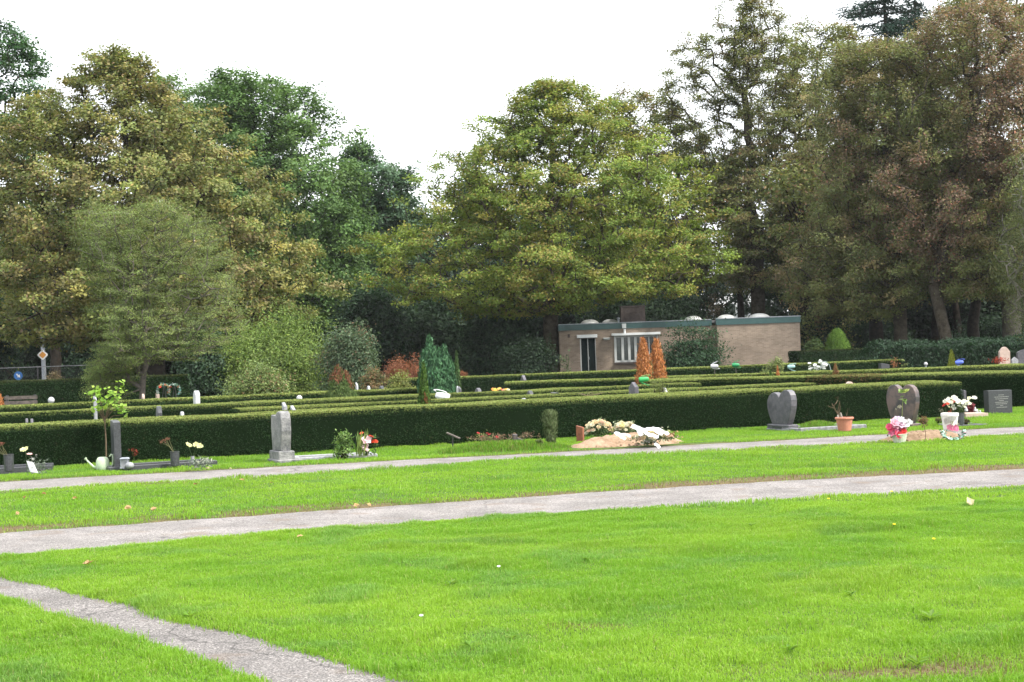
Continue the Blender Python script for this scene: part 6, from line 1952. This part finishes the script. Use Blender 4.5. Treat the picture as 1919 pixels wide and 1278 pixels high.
ar = np.array([(-.13, .035), (.0, .035), (.0, .10), (.14, 0), (.0, -.10), (.0, -.035), (-.13, -.035)])[::-1]
t = R(-45)
ar = np.stack([ar[:, 0] * math.cos(t) - ar[:, 1] * math.sin(t), ar[:, 0] * math.sin(t) + ar[:, 1] * math.cos(t)], -1) * 1.05
prism(mb, ar, .012, .002, (.74, .75, .76), c=(0, -.054, q.z)); mb.build('arrow', M['paint'], sg)
mb = MB(); tube(mb, [(0, 0, -.1), (0, 0, q.z + .2)], .04, 8); mb.build('post', M['steel'], sg)
Yf = 70.0
a, b = atY(-260, 690, Yf), atY(180, 684, Yf)
fn = thing('wire_fence', 'dark wire fence with a thin grey top rail in front of the road signs', 'fence', (a.x, Yf, 0))
zt = atY(60, 688, Yf).z
Lf = b.x - a.x
mb = MB(); tube(mb, [(0, 0, zt), (Lf, 0, zt)], .018, 8); mb.build('rail', M['kerb'], fn)
k = 0.0
while k <= Lf + .01:
    mb = MB(); tube(mb, [(k, .03, -.1), (k, .03, zt - .02)], .03, 8); mb.build('post', M['metal_dark'], fn)
    k += Lf / 4
mb = MB()
xs = np.arange(0.05, Lf, .10)
for sgn in (1, -1):
    x1 = np.clip(xs + sgn * (zt - .1) * .5, 0, Lf)
    fz = np.abs(x1 - xs) / .5
    seg_tubes(mb, np.stack([xs, np.full(len(xs), -.02), np.full(len(xs), .05)], -1), np.stack([x1, np.full(len(xs), -.02), .05 + fz], -1), np.full(len(xs), .0025), np.full(len(xs), .0025), 3)
mb.build('wire_mesh', M['metal_dark'], fn)

# ---- fallen leaves and small flowers on the grass
FL = 'fallen leaves on the grass'
for i, (px, py, s, c) in enumerate(((82, 930, .06, 0), (45, 936, .045, 0), (140, 939, .07, 1), (241, 955, .08, 1), (287, 958, .08, 1), (366, 912, .05, 0), (453, 903, .07, 1), (509, 907, .05, 0), (374, 943, .045, 0), (165, 1061, .085, 1), (389, 880, .07, 2), (1816, 945, .12, 2), (692, 950, .06, 1), (668, 951, .07, 1), (562, 1010, .05, 1), (34, 967, .06, 1), (432, 881, .04, 2))):
    p = at(px, py, .03)
    mb = MB()
    n = 3
    col = [(.26, .13, .06), (.46, .31, .16), (.62, .55, .34)][c]
    leaves(mb, RNG.normal(0, s * .12, (n, 3)) * np.array([1, 1, .3]), RNG.normal(0, .35, (n, 3)) + np.array([0, -.3, 1]), np.full(n, s), np.array(col) * RNG.uniform(.85, 1.1, (n, 1)), .7, fold=.3)
    tag(mb.build('fallen_leaf', M['leaf'], None, (p.x, p.y, gz(p) + .045)), ['dry dark brown fallen leaf lying in the grass', 'tan curled fallen leaf lying in the grass', 'large pale cream fallen leaf lying in the grass'][c] if not (c == 2) else {11: 'large pale cream fallen leaf in the near lawn at the right', 10: 'pale cream fallen leaf in the strip before the dark stone border', 16: 'tiny pale cream fallen leaf in the strip left of the marble headstone'}[i], 'fallen leaf', FL)
for px, py, c in ((1676, 989, (.75, .6, .03)), (1671, 926, (.75, .6, .03)), (1553, 941, (.75, .6, .03)), (935, 1071, (.8, .8, .78)), (790, 1165, (.72, .75, .7)), (1750, 1016, (.75, .6, .03))):
    p = at(px, py, .04)
    root = thing('lawn_flower', ('tiny yellow flower in the near lawn' if c[2] < .1 else ('tiny white flower in the middle of the near lawn' if px > 900 else 'tiny white flower in the near lawn close to the crossing path')), 'flower', (p.x, p.y, gz(p)), 0, 'small flowers in the lawn')
    mb = MB()
    flower_stem(mb, (0, 0, -.01), (0, 0, .05), .002)
    blossom(mb, (0, 0, .052), .016, c, 7, (0, -.4, 1))
    mb.build('flower', M['petal'], root)
# broad-leaved weeds in the near lawn
for i, (px, py, s) in enumerate(((355, 1160, .10), (1597, 1120, .10), (1745, 1165, .13), (1720, 1250, .12), (962, 1200, .09), (880, 1215, .09), (1100, 1052, .08), (845, 1100, .10), (1410, 987, .08), (1480, 1225, .10))):
    p = at(px, py, .02)
    mb = MB()
    n = 11
    a = RNG.uniform(0, 6.28, n)
    t = np.stack([np.cos(a), np.sin(a), RNG.uniform(.25, .9, n)], -1)
    s *= .7
    leaves(mb, t * s * .42, np.stack([-np.cos(a) * .4, -np.sin(a) * .4, np.ones(n)], -1), np.full(n, s), pal(n, [((.13, .26, .03), 2), ((.17, .28, .05), 2)], .15), .32, t=t, fold=.15)
    o = mb.build('lawn_weed', M['grass'], None, (p.x, p.y, gz(p) + .015))
    tag(o, 'broad-leaved weed rosette growing in the near lawn', 'weed', 'broad-leaved weeds in the lawn')


# ================================================================== HAZE
mb = MB()
box(mb, (0, 75, 22), (420, 250, 46.4))
haze = mb.build('haze', bpy.data.materials.new('haze'))
hm = haze.data.materials[0]
hm.use_nodes = True
hm.node_tree.nodes.clear()
ho = hm.node_tree.nodes.new('ShaderNodeOutputMaterial')
hv = hm.node_tree.nodes.new('ShaderNodeVolumePrincipled')
hv.inputs['Color'].default_value = (.93, .96, 1.0, 1)
hv.inputs['Density'].default_value = 0.00014
hv.inputs['Anisotropy'].default_value = 0.2
hm.node_tree.links.new(hv.outputs['Volume'], ho.inputs['Volume'])
struct(haze, 'stuff')
